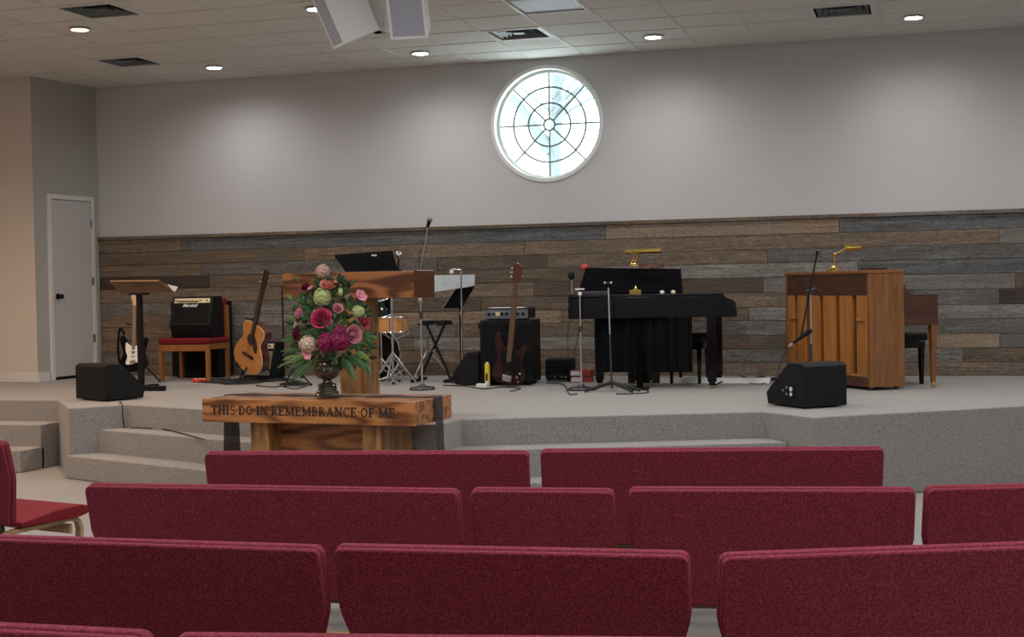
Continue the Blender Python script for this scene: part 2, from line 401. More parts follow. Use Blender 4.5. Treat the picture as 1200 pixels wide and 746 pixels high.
for a, b in ((0.93, L),):
    mb.add([lwall(a, 0, 0), lwall(b, 0, 0), lwall(b, .014, 0), lwall(a, .014, 0), lwall(a, 0, .1), lwall(b, 0, .1), lwall(b, .014, .1), lwall(a, .014, .1)],
           [(3, 2, 1, 0), (4, 5, 6, 7), (0, 1, 5, 4), (1, 2, 6, 5), (2, 3, 7, 6), (3, 0, 4, 7)])
struct('baseboard_door_wall', mb, m_trim)
# door in the short left wall
def lbox(mb, u0, u1, d0, d1, z0, z1):
    return mb.add([lwall(u0, d0, z0), lwall(u1, d0, z0), lwall(u1, d1, z0), lwall(u0, d1, z0), lwall(u0, d0, z1), lwall(u1, d0, z1), lwall(u1, d1, z1), lwall(u0, d1, z1)],
                  [(3, 2, 1, 0), (4, 5, 6, 7), (0, 1, 5, 4), (1, 2, 6, 5), (2, 3, 7, 6), (3, 0, 4, 7)])
door = struct('door_1', lbox(MB(), 0.17, 0.84, 0.001, 0.012, 0.035, 2.05), m_door, bevel=0.002)
for a in ((0.115, 0.165, 0.0, 2.11), (0.845, 0.90, 0.0, 2.11)):
    lbox(MB(), a[0], a[1], 0, 0.028, a[2], a[3]).build('door_frame', m_trim, door, bevel=0.004)
lbox(MB(), 0.165, 0.845, 0, 0.028, 2.055, 2.11).build('door_frame', m_trim, door, bevel=0.004)
lbox(MB(), 0.165, 0.845, 0.0, 0.004, 0.0, 0.036).build('door_gap_shade', m_blk, door)  # black strip stands in for the shade in the gap under the door
for z in (0.45, 1.12, 1.80): lbox(MB(), 0.158, 0.176, 0.012, 0.034, z-.045, z+.045).build('hinge', m_steel, door)
kq = Vector(lwall(0.765, 0.012, 0.95))
kb = MB().cyl(kq, kq+ln*0.012, 0.034, n=16); kb.cyl(kq+ln*.01, kq+ln*.045, 0.012, n=10); kb.ball(kq+ln*0.06, 0.028, n=14)
kb.build('door_handle', m_blk, door)

# wainscot: reclaimed boards, one object each
pm = {'b': plank_mat('brown_board', (0.105, 0.074, 0.051), (0.271, 0.201, 0.145), (0.149, 0.126, 0.105)),
      't': plank_mat('tan_board', (0.158, 0.108, 0.074), (0.359, 0.266, 0.187), (0.210, 0.172, 0.140)),
      'g': plank_mat('grey_board', (0.131, 0.119, 0.105), (0.333, 0.306, 0.277), (0.193, 0.172, 0.149)),
      's': plank_mat('slate_board', (0.068, 0.070, 0.072), (0.192, 0.196, 0.198), (0.120, 0.116, 0.110)),
      'd': plank_mat('dark_board', (0.056, 0.038, 0.028), (0.166, 0.119, 0.088), (0.088, 0.070, 0.060))}
rows = [  # joints along the wall in metres and the tone of each board, top row first
    ([-9.35, -8.25, -3.2, -0.78, 5], 'bsts'), ([-9.35, -6.7, -4.1, 0.75, 5], 'tttg'), ([-9.35, -8.0, -5.1, -3.85, -1.5, 1.2, 5], 'bgbtgs'),
    ([-9.35, -7.9, -5.8, -3.3, -0.6, 2.2, 5], 'dbbgsg'), ([-9.35, -7.2, -4.0, -1.55, 0.9, 3.1, 5], 'bbdgbg'), ([-9.35, -6.6, -4.6, -2.4, -0.2, 0.75, 5], 'gbbbgd'),
    ([-9.35, -8.4, -6.0, -3.7, -1.7, 1.3, 5], 'bgtbgs'), ([-9.35, -7.6, -4.9, -2.9, -0.9, 2.0, 5], 'bgbggg'), ([-9.35, -8.1, -5.4, -3.1, -1.2, 0.75, 5], 'tbgbtg'),
    ([-9.35, -6.9, -4.4, -2.0, 0.4, 2.9, 5], 'gbbgbg'), ([-9.35, -7.8, -5.6, -3.5, -1.0, 1.5, 5], 'btbtbg')]
edges = [1.600]
hs_ = [0.150, 0.150, 0.142, 0.146, 0.156, 0.150, 0.140, 0.148, 0.140, 0.142, 0.136]
for h in hs_: edges.append(edges[-1]-h)
for ri, (js, tones) in enumerate(rows):
    zt, zb = edges[ri], max(edges[ri+1], 0.0)
    for i in range(len(js)-1):
        a, b = js[i], js[i+1]; th = 0.018+random.uniform(0, 0.007)
        w, hgt = b-a-0.004, zt-zb-0.004
        o = MB().box((0, 0, 0), (w, th, hgt)).build('plank', pm[tones[i % len(tones)]], wall_back, loc=((a+b)/2, -th/2-0.001, (zt+zb)/2))
        mo = o.modifiers.new('bevel', 'BEVEL'); mo.width = 0.0025; mo.segments = 1
js = [-9.35, -6.4, -3.0, -0.4, 2.4, 5]
for i in range(5):
    MB().box((0, 0, 0), (js[i+1]-js[i]-0.004, 0.045, 0.036)).build('cap_plank', pm['tbtgt'[i]], wall_back, loc=((js[i]+js[i+1])/2, -0.0235, 1.620))

# round window
win = struct('window_1', MB().lathe([(0.60, -0.16), (0.545, -0.16), (0.545, -0.10), (0.60, -0.10), (0.60, -0.16)], (WX, 0, WZ), 64, Matrix.Rotation(PI/2, 3, 'X')) if False else MB(), m_trim) if False else None
def ring(mb, r0, r1, y0, y1, n=64):
    P = []
    for r, y in ((r0, y0), (r1, y0), (r1, y1), (r0, y1)):
        P += [(WX+r*math.cos(2*PI*i/n), y, WZ+r*math.sin(2*PI*i/n)) for i in range(n)]
    F = []
    for a in range(4):
        b = (a+1) % 4
        for i in range(n): F.append((a*n+i, a*n+(i+1) % n, b*n+(i+1) % n, b*n+i))
    return mb.add(P, F)
m_casing = mat('window_casing', (0.80, 0.82, 0.80), 0.45)
m_munt = mat('window_muntin', (0.22, 0.29, 0.29), 0.5)
win = struct('window_1', ring(MB(), 0.596, 0.625, -0.014, 0.0), m_casing)
ring(MB(), 0.588, 0.600, -0.015, 0.165).build('window_reveal', m_casing, win)
ring(MB(), 0.555, 0.590, 0.10, 0.16).build('window_frame', m_casing, win)
for r in (0.062, 0.235, 0.405):
    ring(MB(), r-0.010, r+0.010, 0.112, 0.134, 48).build('muntin_ring', m_munt, win)
for i in range(8):
    a = PI*i/4
    q0 = Vector((WX+0.068*math.cos(a), 0.123, WZ+0.068*math.sin(a))); q1 = Vector((WX+0.56*math.cos(a), 0.123, WZ+0.56*math.sin(a)))
    MB().box((q0+q1)/2, ((q1-q0).length, 0.02, 0.018), Matrix.Rotation(-a, 3, 'Y')).build('muntin', m_munt, win)
mg, t, b = nt('window_glass'); N = t.nodes
tr = N.new('ShaderNodeBsdfTransparent'); tr.inputs[0].default_value = (0.97, 0.99, 0.99, 1); gl = N.new('ShaderNodeBsdfGlossy'); gl.inputs['Roughness'].default_value = 0.02
mxs = N.new('ShaderNodeMixShader'); mxs.inputs[0].default_value = 0.06
t.links.new(tr.outputs[0], mxs.inputs[1]); t.links.new(gl.outputs[0], mxs.inputs[2]); t.links.new(mxs.outputs[0], N['Material Output'].inputs['Surface'])
MB().lathe([(0.57, -0.002), (0.57, 0.002)], (WX, 0.123, WZ), 48, Matrix.Rotation(PI/2, 3, 'X')).build('pane', mg, win)

# ceiling: a plenum board, a grid of tee bars and lay-in tiles
ceiling = struct('ceiling', MB().box(((XL+XR)/2, YF/2, H+0.14), (XR-XL+.4, -YF+.6, 0.08)), m_tile)
GX0, G = -3.387, 0.6096
i0, i1 = -15, 13; jn = 28
vents = {(-8, 2), (-1, 2), (4, 2), (-6, 6)}
trof = {(0, 4), (0, 5), (-9, 10), (-9, 11)}
lit = set()
for x, y in FILL_TROFF:
    i = round((x-GX0)/G-0.5); j = round(-y/G-0.5); lit |= {(i, j), (i, j+1)}
mb = MB()
for i in range(i0, i1+2): mb.box((GX0+G*i, -jn*G/2, H+0.002), (0.022, jn*G, 0.012))
for j in range(1, jn+1): mb.box(((GX0+G*i0+GX0+G*(i1+1))/2, -j*G, H+0.0025), (G*(i1+1-i0), 0.022, 0.012))
mb.build('ceiling_grid', m_grid, ceiling, kind='stuff')
tile_me = None; rest = MB()
for j in range(jn):
    for i in range(i0, i1+1):
        if (i, j) in vents or (i, j) in trof: continue
        cx, cy = GX0+G*(i+0.5), -G*(j+0.5)
        if j < 9 and cx < 1.8 and cx > -11.5:
            if tile_me is None:
                o = MB().box((0, 0, 0.012), (G-0.014, G-0.014, 0.014)).build('tile', m_tile, ceiling); tile_me = o
            else:
                o = tile_me.copy(); col.objects.link(o)
            o.location = (cx, cy, H-0.004+random.uniform(0, 0.002))
        else: rest.box((cx, cy, H+0.010), (G-0.014, G-0.014, 0.014))
rest.build('tile_field', m_tile, ceiling, kind='stuff')
# ceiling vents
def vent(i, j, label):
    c = (GX0+G*(i+.5), -G*(j+.5), H)
    t = thing('ceiling_vent', label, 'vent', c)
    mb = MB()
    for s in (-1, 1):
        mb.box((s*0.272, 0, -0.002), (0.05, 0.594, 0.012)); mb.box((0, s*0.272, -0.002), (0.494, 0.05, 0.012))
    mb.build('vent_frame', m_vent, t, bevel=0.002)
    MB().box((0, 0, 0.045), (0.56, 0.56, 0.006)).build('backing', m_ventd, t)
    for k, r in enumerate((0.225, 0.165, 0.105)):
        for q in range(4):
            R = Matrix.Rotation(q*PI/2, 3, 'Z')
            mb = MB()
            P = [R @ Vector(p) for p in ((-r, -r, 0.002), (r, -r, 0.002), (r-0.04, -r+0.04, 0.034), (-r+0.04, -r+0.04, 0.034))]
            P += [p+Vector((0, 0, 0.003)) for p in P]
            mb.add(P, [(0, 1, 2, 3), (7, 6, 5, 4), (0, 4, 5, 1), (1, 5, 6, 2), (2, 6, 7, 3), (3, 7, 4, 0)]).build('slat', m_vslat, t)
    MB().box((0, 0, 0.006), (0.11, 0.11, 0.006)).build('vent_centre', m_vslat, t)
    return t
vent(-6, 6, 'square ceiling vent at the top left edge, beside the warm orange downlight')
vent(-8, 2, 'square ceiling vent in the left corner above the white door')
vent(-1, 2, 'square ceiling vent above the round window, lit bright by it')
vent(4, 2, 'square ceiling vent at the upper right, above the upright piano')
# troffers
def troffer(i, j, m, label, group=None):
    t = thing('ceiling_light', label, 'light', (GX0+G*(i+.5), -G*(j+1), H), group=group)
    mb = MB()
    for s in (-1, 1):
        mb.box((s*0.288, 0, -0.003), (0.026, 1.205, 0.014)); mb.box((0, s*0.59, -0.003), (0.55, 0.026, 0.014))
    mb.build('light_frame', m_trim, t, bevel=0.002)
    MB().box((0, 0, 0.008), (0.55, 1.155, 0.01)).build('diffuser', m, t)
troffer(0, 4, m_lensd, 'unlit fluorescent troffer panel with a white frame at the top edge above the round window')
TN = ['over the left of the front bench row', 'over the right of the front bench row', 'at the far right over the front bench row', 'over the left of the nearest bench rows', 'over the middle of the nearest bench rows', 'at the far right over the nearest bench rows', 'at the back of the room behind the benches']
for k, (x, y) in enumerate(FILL_TROFF):
    i = round((x-GX0)/G-0.5); j = round(-y/G-0.5)
    troffer(i, j, m_lenst, 'added fill troffer in the ceiling '+TN[k], 'added fill troffers over the bench rows')
troffer(-9, 10, m_lenst, 'added fill troffer over the left aisle in front of the stage')  # added fixture for the left corner fill
# downlights
def downlight(x, y, label, m=m_lens):
    t = thing('downlight', label, 'light', (x, y, H-0.006))
    MB().lathe([(0.098, -0.006), (0.078, -0.012), (0.076, 0.002), (0.098, 0.004)], n=32).build('trim_ring', m_trim, t)
    MB().lathe([(0.077, -0.013), (0.060, -0.015), (0.001, -0.016), (0.001, -0.008), (0.077, -0.008)], n=32).build('lens', m, t)
downlight(*DOWN[0], 'white round downlight nearest the left corner of the stage wall')
downlight(*DOWN[1], 'white round downlight beside the hanging speakers, left of the round window')
downlight(*DOWN[2], 'white round downlight just right of the round window')
downlight(*DOWN[3], 'white round downlight above the upright piano, farthest right')
downlight(-7.35, -3.34, 'warm orange round downlight at the top left of the ceiling', m_lensw)
downlight(-4.97, -3.40, 'round downlight half hidden behind the left hanging speaker')
for k, (x, y) in enumerate(DOWN2[1:]): tag(MB().lathe([(0.09, -0.008), (0.07, -0.016), (0.001, -0.016)], (x, y, H), 24).build('downlight', m_lens), 'added white round downlight over the front of the stage, '+('in front of the grand piano', 'above the right floor monitor', 'at the far right end')[k], 'light', 'added white downlights over the front of the stage')  # unseen downlights added to light the stage floor
for k, (x, y) in enumerate(WPEND): tag(MB().lathe([(0.09, -0.008), (0.07, -0.016), (0.001, -0.016)], (x, y, H), 24).build('downlight', m_lensw), 'warm round downlight '+('nearest the cream wall left of the stage', 'at the far left over the side seats', 'over the left aisle before the benches')[k], 'light', 'warm downlights over the left aisle')
tag(MB().lathe([(0.09, -0.008), (0.07, -0.016), (0.001, -0.016)], (2.41, -1.0, H), 24).build('downlight', m_lens), 'white round downlight over the far right end of the stage', 'light')

# ------------------------------------------------------------------ upholstered benches of the congregation
def bench(label, A, B, seats, group='upholstered benches facing the stage'):
    A = Vector((A[0], A[1], 0)); B = Vector((B[0], B[1], 0)); w = (B-A).length
    d = (B-A).normalized(); mid = (A+B)/2
    t = thing('upholstered_bench', label, 'bench', (mid.x, mid.y, FZ), (0, 0, math.atan2(d.y, d.x)), group)
    lean = Matrix.Translation((0, 0, 0.848)) @ Matrix.Rotation(math.radians(13), 4, 'X') @ Matrix.Translation((0, 0, -0.86))
    def outline(w, top, bot, r, cut):
        pts = []
        for k in range(5):
            a = math.radians(90*k/4); pts.append((w/2-r+r*math.cos(a), top-r+r*math.sin(a)))
        for k in range(5):
            a = math.radians(90+90*k/4); pts.append((-w/2+r+r*math.cos(a), top-r+r*math.sin(a)))
        pts += [(-w/2+0.002, bot+0.265), (-w/2+cut*.10, bot+0.235), (-w/2+cut, bot), (w/2-cut, bot), (w/2-cut*.10, bot+0.235), (w/2-0.002, bot+0.265)]
        return pts
    # built so that the rear face's top edge is at y = 0, z = 0.86; the front of the bench is +y
    mb = MB(); mb.T = lean; mb.prism(outline(w, 0.852, 0.405, 0.024, 0.085), 0.0, 0.020)
    mb.build('back_panel', m_fab, t, bevel=0.007, seg=3)
    mb = MB(); mb.T = lean; mb.prism(outline(w+0.004, 0.853, 0.40, 0.026, 0.08), 0.022, 0.052)
    mb.build('backrest', m_fab, t, bevel=0.010, seg=4)
    # seat cushion: waterfall front
    prof = [(0.125, 0.400), (0.50, 0.395), (0.56, 0.405), (0.585, 0.425), (0.575, 0.45), (0.52, 0.462), (0.35, 0.455), (0.2, 0.435), (0.125, 0.425)]
    MB().prism(prof, -w/2+0.008, w/2-0.008, 'x').build('seat', m_fab_s, t, bevel=0.010, seg=3)
    for s in range(1, seats):
        MB().box((-w/2+w*s/seats, 0.33, 0.455), (0.004, 0.36, 0.006)).build('seam', m_fab, t)
    # bentwood loop at each end: runner, front leg, rail under the seat, rear leg rising to the back
    for sx in (-1, 1):
        x = sx*(w/2-0.07)
        loop = spline([(0.50, 0.385), (0.555, 0.34), (0.55, 0.22), (0.545, 0.06), (0.50, 0.018), (0.30, 0.016), (0.0, 0.018), (-0.07, 0.05), (-0.02, 0.20), (0.05, 0.34), (0.12, 0.375), (0.30, 0.378)], 4)
        P = []; F = []; m = len(loop)
        for k in range(m):
            a = Vector(loop[k-1]); b = Vector(loop[(k+1) % m]); tn = (b-a).normalized(); nn = Vector((-tn.y, tn.x)); c = Vector(loop[k])
            for o_, xx in ((0.012, -0.02), (0.012, 0.02), (-0.012, 0.02), (-0.012, -0.02)):
                q = c+nn*o_; P.append((x+xx, q.x, q.y))
        for k in range(m):
            k2 = (k+1) % m
            for i in range(4): F.append((k*4+i, k*4+(i+1) % 4, k2*4+(i+1) % 4, k2*4+i))
        MB().add(P, F).build('leg', m_blond, t, bevel=0.003)
        mb = MB(); mb.T = lean; mb.box((sx*(w/2-0.16), 0.012, 0.40), (0.035, 0.02, 0.16)); mb.build('back_bracket', m_dsteel, t)
    MB().box((0, 0.03, 0.29), (w-0.14, 0.022, 0.045)).build('stretcher', m_blond, t, bevel=0.004)
    MB().box((0, 0.50, 0.33), (w-0.14, 0.022, 0.05)).build('stretcher', m_blond, t, bevel=0.004)
    return t
ZT = 0.26
bench('three-seat burgundy bench in the front row, in front of the communion table', (-3.14, -8.86), (-1.67, -8.63), 3)
bench('three-seat burgundy bench in the front row, in front of the right-hand steps', (-1.63, -8.57), (-0.155, -8.29), 3)
bench('three-seat burgundy bench in the second row, at the left end of the row', (-3.10, -9.87), (-1.61, -9.79), 3)
bench('single burgundy seat in the second row, the only one-place seat between longer benches', (-1.575, -9.75), (-1.055, -9.70), 1)
bench('two-seat burgundy bench in the second row, just right of the single seat', (-1.01, -9.65), (-0.02, -9.50), 2)
bench('burgundy bench in the second row cut off by the right edge of the photo', (0.02, -9.46), (1.03, -9.14), 2)
bench('burgundy bench in the third row running out of the photo on the left', (-3.14, -10.95), (-1.65, -10.91), 3)
bench('two-seat burgundy bench in the middle of the third row', (-1.62, -10.88), (-0.61, -10.80), 2)
bench('burgundy bench in the third row running out of the photo on the right', (-0.515, -10.81), (0.92, -10.25), 3)
bench('burgundy bench in the nearest row, only its top edge showing at the bottom left corner', (-3.10, -11.95), (-1.61, -11.91), 3)
bench('burgundy bench in the nearest row, its top edge along the bottom of the photo', (-1.54, -11.915), (-0.05, -11.66), 3)
bench('burgundy bench at the far left edge, its wooden loop leg showing', (-5.84, -8.25), (-4.41, -8.60), 3)

# ------------------------------------------------------------------ communion table with the carved front
TL, TR_ = Vector((-4.89, -5.70, 0)), Vector((-3.23, -5.85, 0))
td = (TR_-TL).normalized(); tw = (TR_-TL).length; tc = (TL+TR_)/2
ta = math.atan2(td.y, td.x)
table = thing('communion_table', 'golden oak communion table with a carved inscription along its front edge', 'table', (tc.x, tc.y, FZ), (0, 0, ta))
TH = 0.82; SL = 0.163; TD = 0.60
MB().box((0, TD/2, TH-SL/2), (tw, TD, SL)).build('tabletop', m_oak, table, bevel=0.005)
for x in (-0.405, 0.475):
    MB().box((x, TD/2, (TH-SL)/2+0.01), (0.145, 0.48, TH-SL-0.02)).build('table_leg', m_oakz, table, bevel=0.004)
    MB().box((x, TD/2, 0.035), (0.22, 0.54, 0.07)).build('table_foot', m_oak, table, bevel=0.006)
MB().box((0.035, TD/2-.05, (TH-SL)/2+0.05), (0.78, 0.03, TH-SL-0.12)).build('back_board', m_oak, table)
# carved serif capitals, drawn stroke by stroke on a 0..1 high grid
def glyph(ch):
    B, T = 0.25, 0.125           # thick and thin strokes
    S = []                       # (polyline, width)
    def ser(x, y, w=0.30): S.append(([(x-w/2, y), (x+w/2, y)], T))
    def stem(x, a=0.0, b=1.0, w=B): S.append(([(x, a), (x, b)], w))
    def arc(cx, cy, rx, ry, a0, a1, w): S.append(([(cx+rx*math.cos(math.radians(a0+(a1-a0)*k/10)), cy+ry*math.sin(math.radians(a0+(a1-a0)*k/10))) for k in range(11)], w))
    if ch == 'T': stem(.36); ser(.36, .04); S.append(([(.02, .96), (.70, .96)], T)); stem(.04, .76, 1, T); stem(.68, .76, 1, T); w = .72
    elif ch == 'H': stem(.14); stem(.66); S.append(([(.14, .5), (.66, .5)], T)); [ser(x, y) for x in (.14, .66) for y in (.04, .96)]; w = .80
    elif ch == 'I': stem(.16); ser(.16, .04); ser(.16, .96); w = .32
    elif ch == 'S': arc(.30, .74, .22, .22, 20, 270, .12); arc(.30, .27, .24, .25, 90, -160, .13); w = .56
    elif ch == 'D': stem(.14); S.append(([(.0, .04), (.32, .04)], T)); S.append(([(.0, .96), (.32, .96)], T)); arc(.30, .5, .36, .46, 90, -90, .13); w = .72
    elif ch == 'O': arc(.38, .5, .32, .46, 0, 370, .14); w = .76
    elif ch == 'C': arc(.38, .5, .32, .46, 45, 315, .14); stem(.62, .70, .96, T); w = .68
    elif ch == 'N': stem(.12, w=T); stem(.70, w=T); S.append(([(.12, .97), (.70, .03)], B)); ser(.12, .96, .26); ser(.12, .04, .24); ser(.70, .96, .24); w = .82
    elif ch == 'M': stem(.12, w=T); stem(.86, w=B); S.append(([(.14, .97), (.48, .08)], B)); S.append(([(.48, .08), (.84, .97)], T)); ser(.12, .04, .24); ser(.86, .04, .26); ser(.12, .96, .2); ser(.86, .96, .24); w = 1.0
    elif ch == 'E': stem(.14); S.append(([(.0, .04), (.60, .04)], T)); S.append(([(.0, .96), (.58, .96)], T)); S.append(([(.14, .5), (.44, .5)], T)); stem(.58, .02, .26, T); stem(.56, .76, .98, T); stem(.44, .4, .6, T); w = .64
    elif ch == 'F': stem(.14); ser(.14, .04, .32); S.append(([(.0, .96), (.56, .96)], T)); S.append(([(.14, .5), (.44, .5)], T)); stem(.55, .74, .98, T); stem(.44, .4, .6, T); w = .60
    elif ch == 'R': stem(.14); ser(.14, .04, .32); ser(.12, .96, .24); arc(.28, .74, .26, .22, 90, -90, .12); S.append(([(.30, .5), (.66, .03)], B)); w = .70
    elif ch == 'B': stem(.14); S.append(([(0, .04), (.3, .04)], T)); S.append(([(0, .96), (.3, .96)], T)); arc(.28, .75, .22, .21, 90, -90, .12); arc(.28, .28, .28, .24, 90, -90, .13); w = .64
    elif ch == 'A': S.append(([(.12, .03), (.40, .97)], T)); S.append(([(.40, .97), (.70, .03)], B)); S.append(([(.2, .34), (.6, .34)], T)); ser(.12, .04, .24); ser(.70, .04, .28); w = .82
    elif ch == '.': S.append(([(.10, .46), (.10, .60)], .16)); w = .20
    else: w = .3
    return S, w
def letters(text, hgt, width):
    mb = MB(); total = sum(glyph(c)[1]+0.14 for c in text)-0.14; sx = width/total; x = -width/2
    for c in text:
        S, w = glyph(c)
        for pl, wd in S:
            for i in range(len(pl)-1):
                a = Vector((x+pl[i][0]*sx, 0, pl[i][1]*hgt)); b = Vector((x+pl[i+1][0]*sx, 0, pl[i+1][1]*hgt)); dd = b-a
                if dd.length < 1e-6: continue
                ang = math.atan2(dd.z, dd.x)
                mb.box((a+b)/2, (dd.length+0.002, 0.003, wd*hgt), Matrix.Rotation(-ang, 3, 'Y'))
        x += (w+0.14)*sx
    return mb
letters('THIS.DO.IN.REMEMBRANCE.OF.ME', 0.062, tw*0.865).build('carved_lettering', m_engr, table, loc=(-0.035, -0.0005, TH-SL*0.66))
# sheer dark runner lying along the table with its ends hanging down
m_sheer, t, b = nt('sheer_dark_cloth'); N = t.nodes
tr = N.new('ShaderNodeBsdfTransparent'); mxs = N.new('ShaderNodeMixShader'); mxs.inputs[0].default_value = 0.72
b.inputs['Base Color'].default_value = (0.045, 0.035, 0.04, 1); b.inputs['Roughness'].default_value = 0.6
t.links.new(tr.outputs[0], mxs.inputs[1]); t.links.new(b.outputs[0], mxs.inputs[2]); t.links.new(mxs.outputs[0], N['Material Output'].inputs['Surface'])
path = [(-tw/2-0.030, 0.32), (-tw/2-0.030, 0.64), (-tw/2-0.044, TH-0.02), (-tw/2-0.004, TH+0.006), (-tw/2+0.05, TH+0.006)]
path += [(x, TH+0.006+0.004*math.sin(x*17)) for x in [(-tw/2+0.1)+i*(tw-0.2)/24 for i in range(25)]]
path += [(tw/2-0.05, TH+0.006), (tw/2+0.004, TH+0.006), (tw/2+0.012, TH-0.02), (tw/2+0.018, 0.5), (tw/2+0.028, 0.34)]
P = []; F = []
for k, (x, z) in enumerate(path):
    wob = 0.03*math.sin(k*1.3)
    for dz in (0, -0.002):
        for q in (0.30+wob*.4, 0.37, 0.43+wob*0.4): P.append((x+((q-.30)*.5*min(1, (TH-z)*4) if k < 3 else 0), q, z+dz))
for k in range(len(path)-1):
    for i in range(2):
        F.append((k*6+i, k*6+i+1, (k+1)*6+i+1, (k+1)*6+i)); F.append((k*6+3+i+1, k*6+3+i, (k+1)*6+3+i, (k+1)*6+3+i+1))
    F.append((k*6, k*6+3, (k+1)*6+3, (k+1)*6)); F.append((k*6+2, k*6+5, (k+1)*6+5, (k+1)*6+2))
rn = MB().add(P, F).build('table_runner', m_sheer, loc=(tc.x, tc.y, FZ), rot=(0, 0, ta))
tag(rn, 'sheer dark runner lying along the oak communion table, its ends hanging down', 'runner')

# ------------------------------------------------------------------ vase and bouquet on the table
ZV = FZ+TH+0.012
vb = at_z(384, 464, ZV)
vase = thing('vase', 'dark fluted urn vase on the communion table holding the flowers', 'vase', vb)
MB().lathe([(0.088, 0), (0.09, 0.012), (0.080, 0.02), (0.078, 0.034), (0.066, 0.042), (0.064, 0.07), (0.070, 0.078), (0.06, 0.088), (0.034, 0.098), (0.030, 0.112), (0.036, 0.12)], n=32).build('vase_foot', m_bronze, vase)
fl = lambda t, z: 1+0.05*abs(math.sin(6*t+z*22))
MB().lathe([(0.034, 0.118), (0.060, 0.128), (0.085, 0.150), (0.093, 0.178), (0.088, 0.205), (0.068, 0.225)], n=96, flute=fl).build('vase_bowl', m_bronze, vase)
MB().lathe([(0.066, 0.222), (0.060, 0.235), (0.074, 0.252), (0.078, 0.258), (0.070, 0.262), (0.05, 0.24)], n=32).build('vase_rim', m_bronze, vase)
bouquet = thing('bouquet', 'tall pink, magenta and green flower arrangement in the fluted urn vase', 'flowers', (vb.x, vb.y, ZV+0.24))
BO = Vector((vb.x, vb.y, ZV+0.24))
def petal_mb(mb, c, nrm, up, r, length, width, curl, ang, tilt):
    """one cupped petal rooted at c, opening round the axis nrm"""
    n = nrm; s = up.cross(n).normalized(); u = n.cross(s)
    d = s*math.cos(ang)+u*math.sin(ang); side = n.cross(d)
    P = []; m = 4
    for j in range(m+1):
        v = j/m; w = width*math.sin(PI*(0.16+0.66*v))**0.6
        h = d*(r+length*v*math.sin(tilt)+curl*v*v*length)+n*(length*v*math.cos(tilt)-curl*0.4*length*v*v)
        for i in (-1, -0.4, 0.4, 1): P.append(c+h+side*(w*i)-d*(abs(i)**2*w*0.35)*(1 if True else 0))
    F = [(j*4+i, j*4+i+1, (j+1)*4+i+1, (j+1)*4+i) for j in range(m) for i in range(3)]
    mb.add(P, F)
def fmat(name, c, c2): return mat(name, c, 0.6, noise=(35, c2, 0.35, 0.65), spec=0.3, sheen=0.2)
F_peach = fmat('peach_petal', (0.78, 0.30, 0.20), (0.70, 0.22, 0.17)); F_pink = fmat('pink_petal', (0.72, 0.30, 0.32), (0.62, 0.20, 0.26))
F_rose = fmat('rose_red_petal', (0.55, 0.06, 0.13), (0.42, 0.03, 0.08)); F_burg = fmat('burgundy_petal', (0.10, 0.006, 0.018), (0.16, 0.012, 0.03))
F_mag = fmat('magenta_petal', (0.26, 0.012, 0.08), (0.17, 0.008, 0.05)); F_lime = fmat('lime_petal', (0.50, 0.52, 0.24), (0.38, 0.46, 0.16))
F_dust = fmat('dusty_pink_petal', (0.58, 0.30, 0.26), (0.48, 0.34, 0.22)); F_cream = fmat('cream_petal', (0.66, 0.56, 0.38), (0.6, 0.36, 0.30))
L_mats = [mat('leaf_green_%s' % 'abc'[i], c, 0.5, noise=(30, c2, 0.3, 0.7), spec=0.4) for i, (c, c2) in enumerate([((0.035, 0.085, 0.028), (0.06, 0.13, 0.04)), ((0.09, 0.17, 0.035), (0.14, 0.22, 0.06)), ((0.02, 0.045, 0.028), (0.035, 0.07, 0.035))])]
def fpos(px, py, off):   # a bloom's centre, `off` metres in front of the bouquet's own upright plane
    return at_y(px, py, vb.y-off)
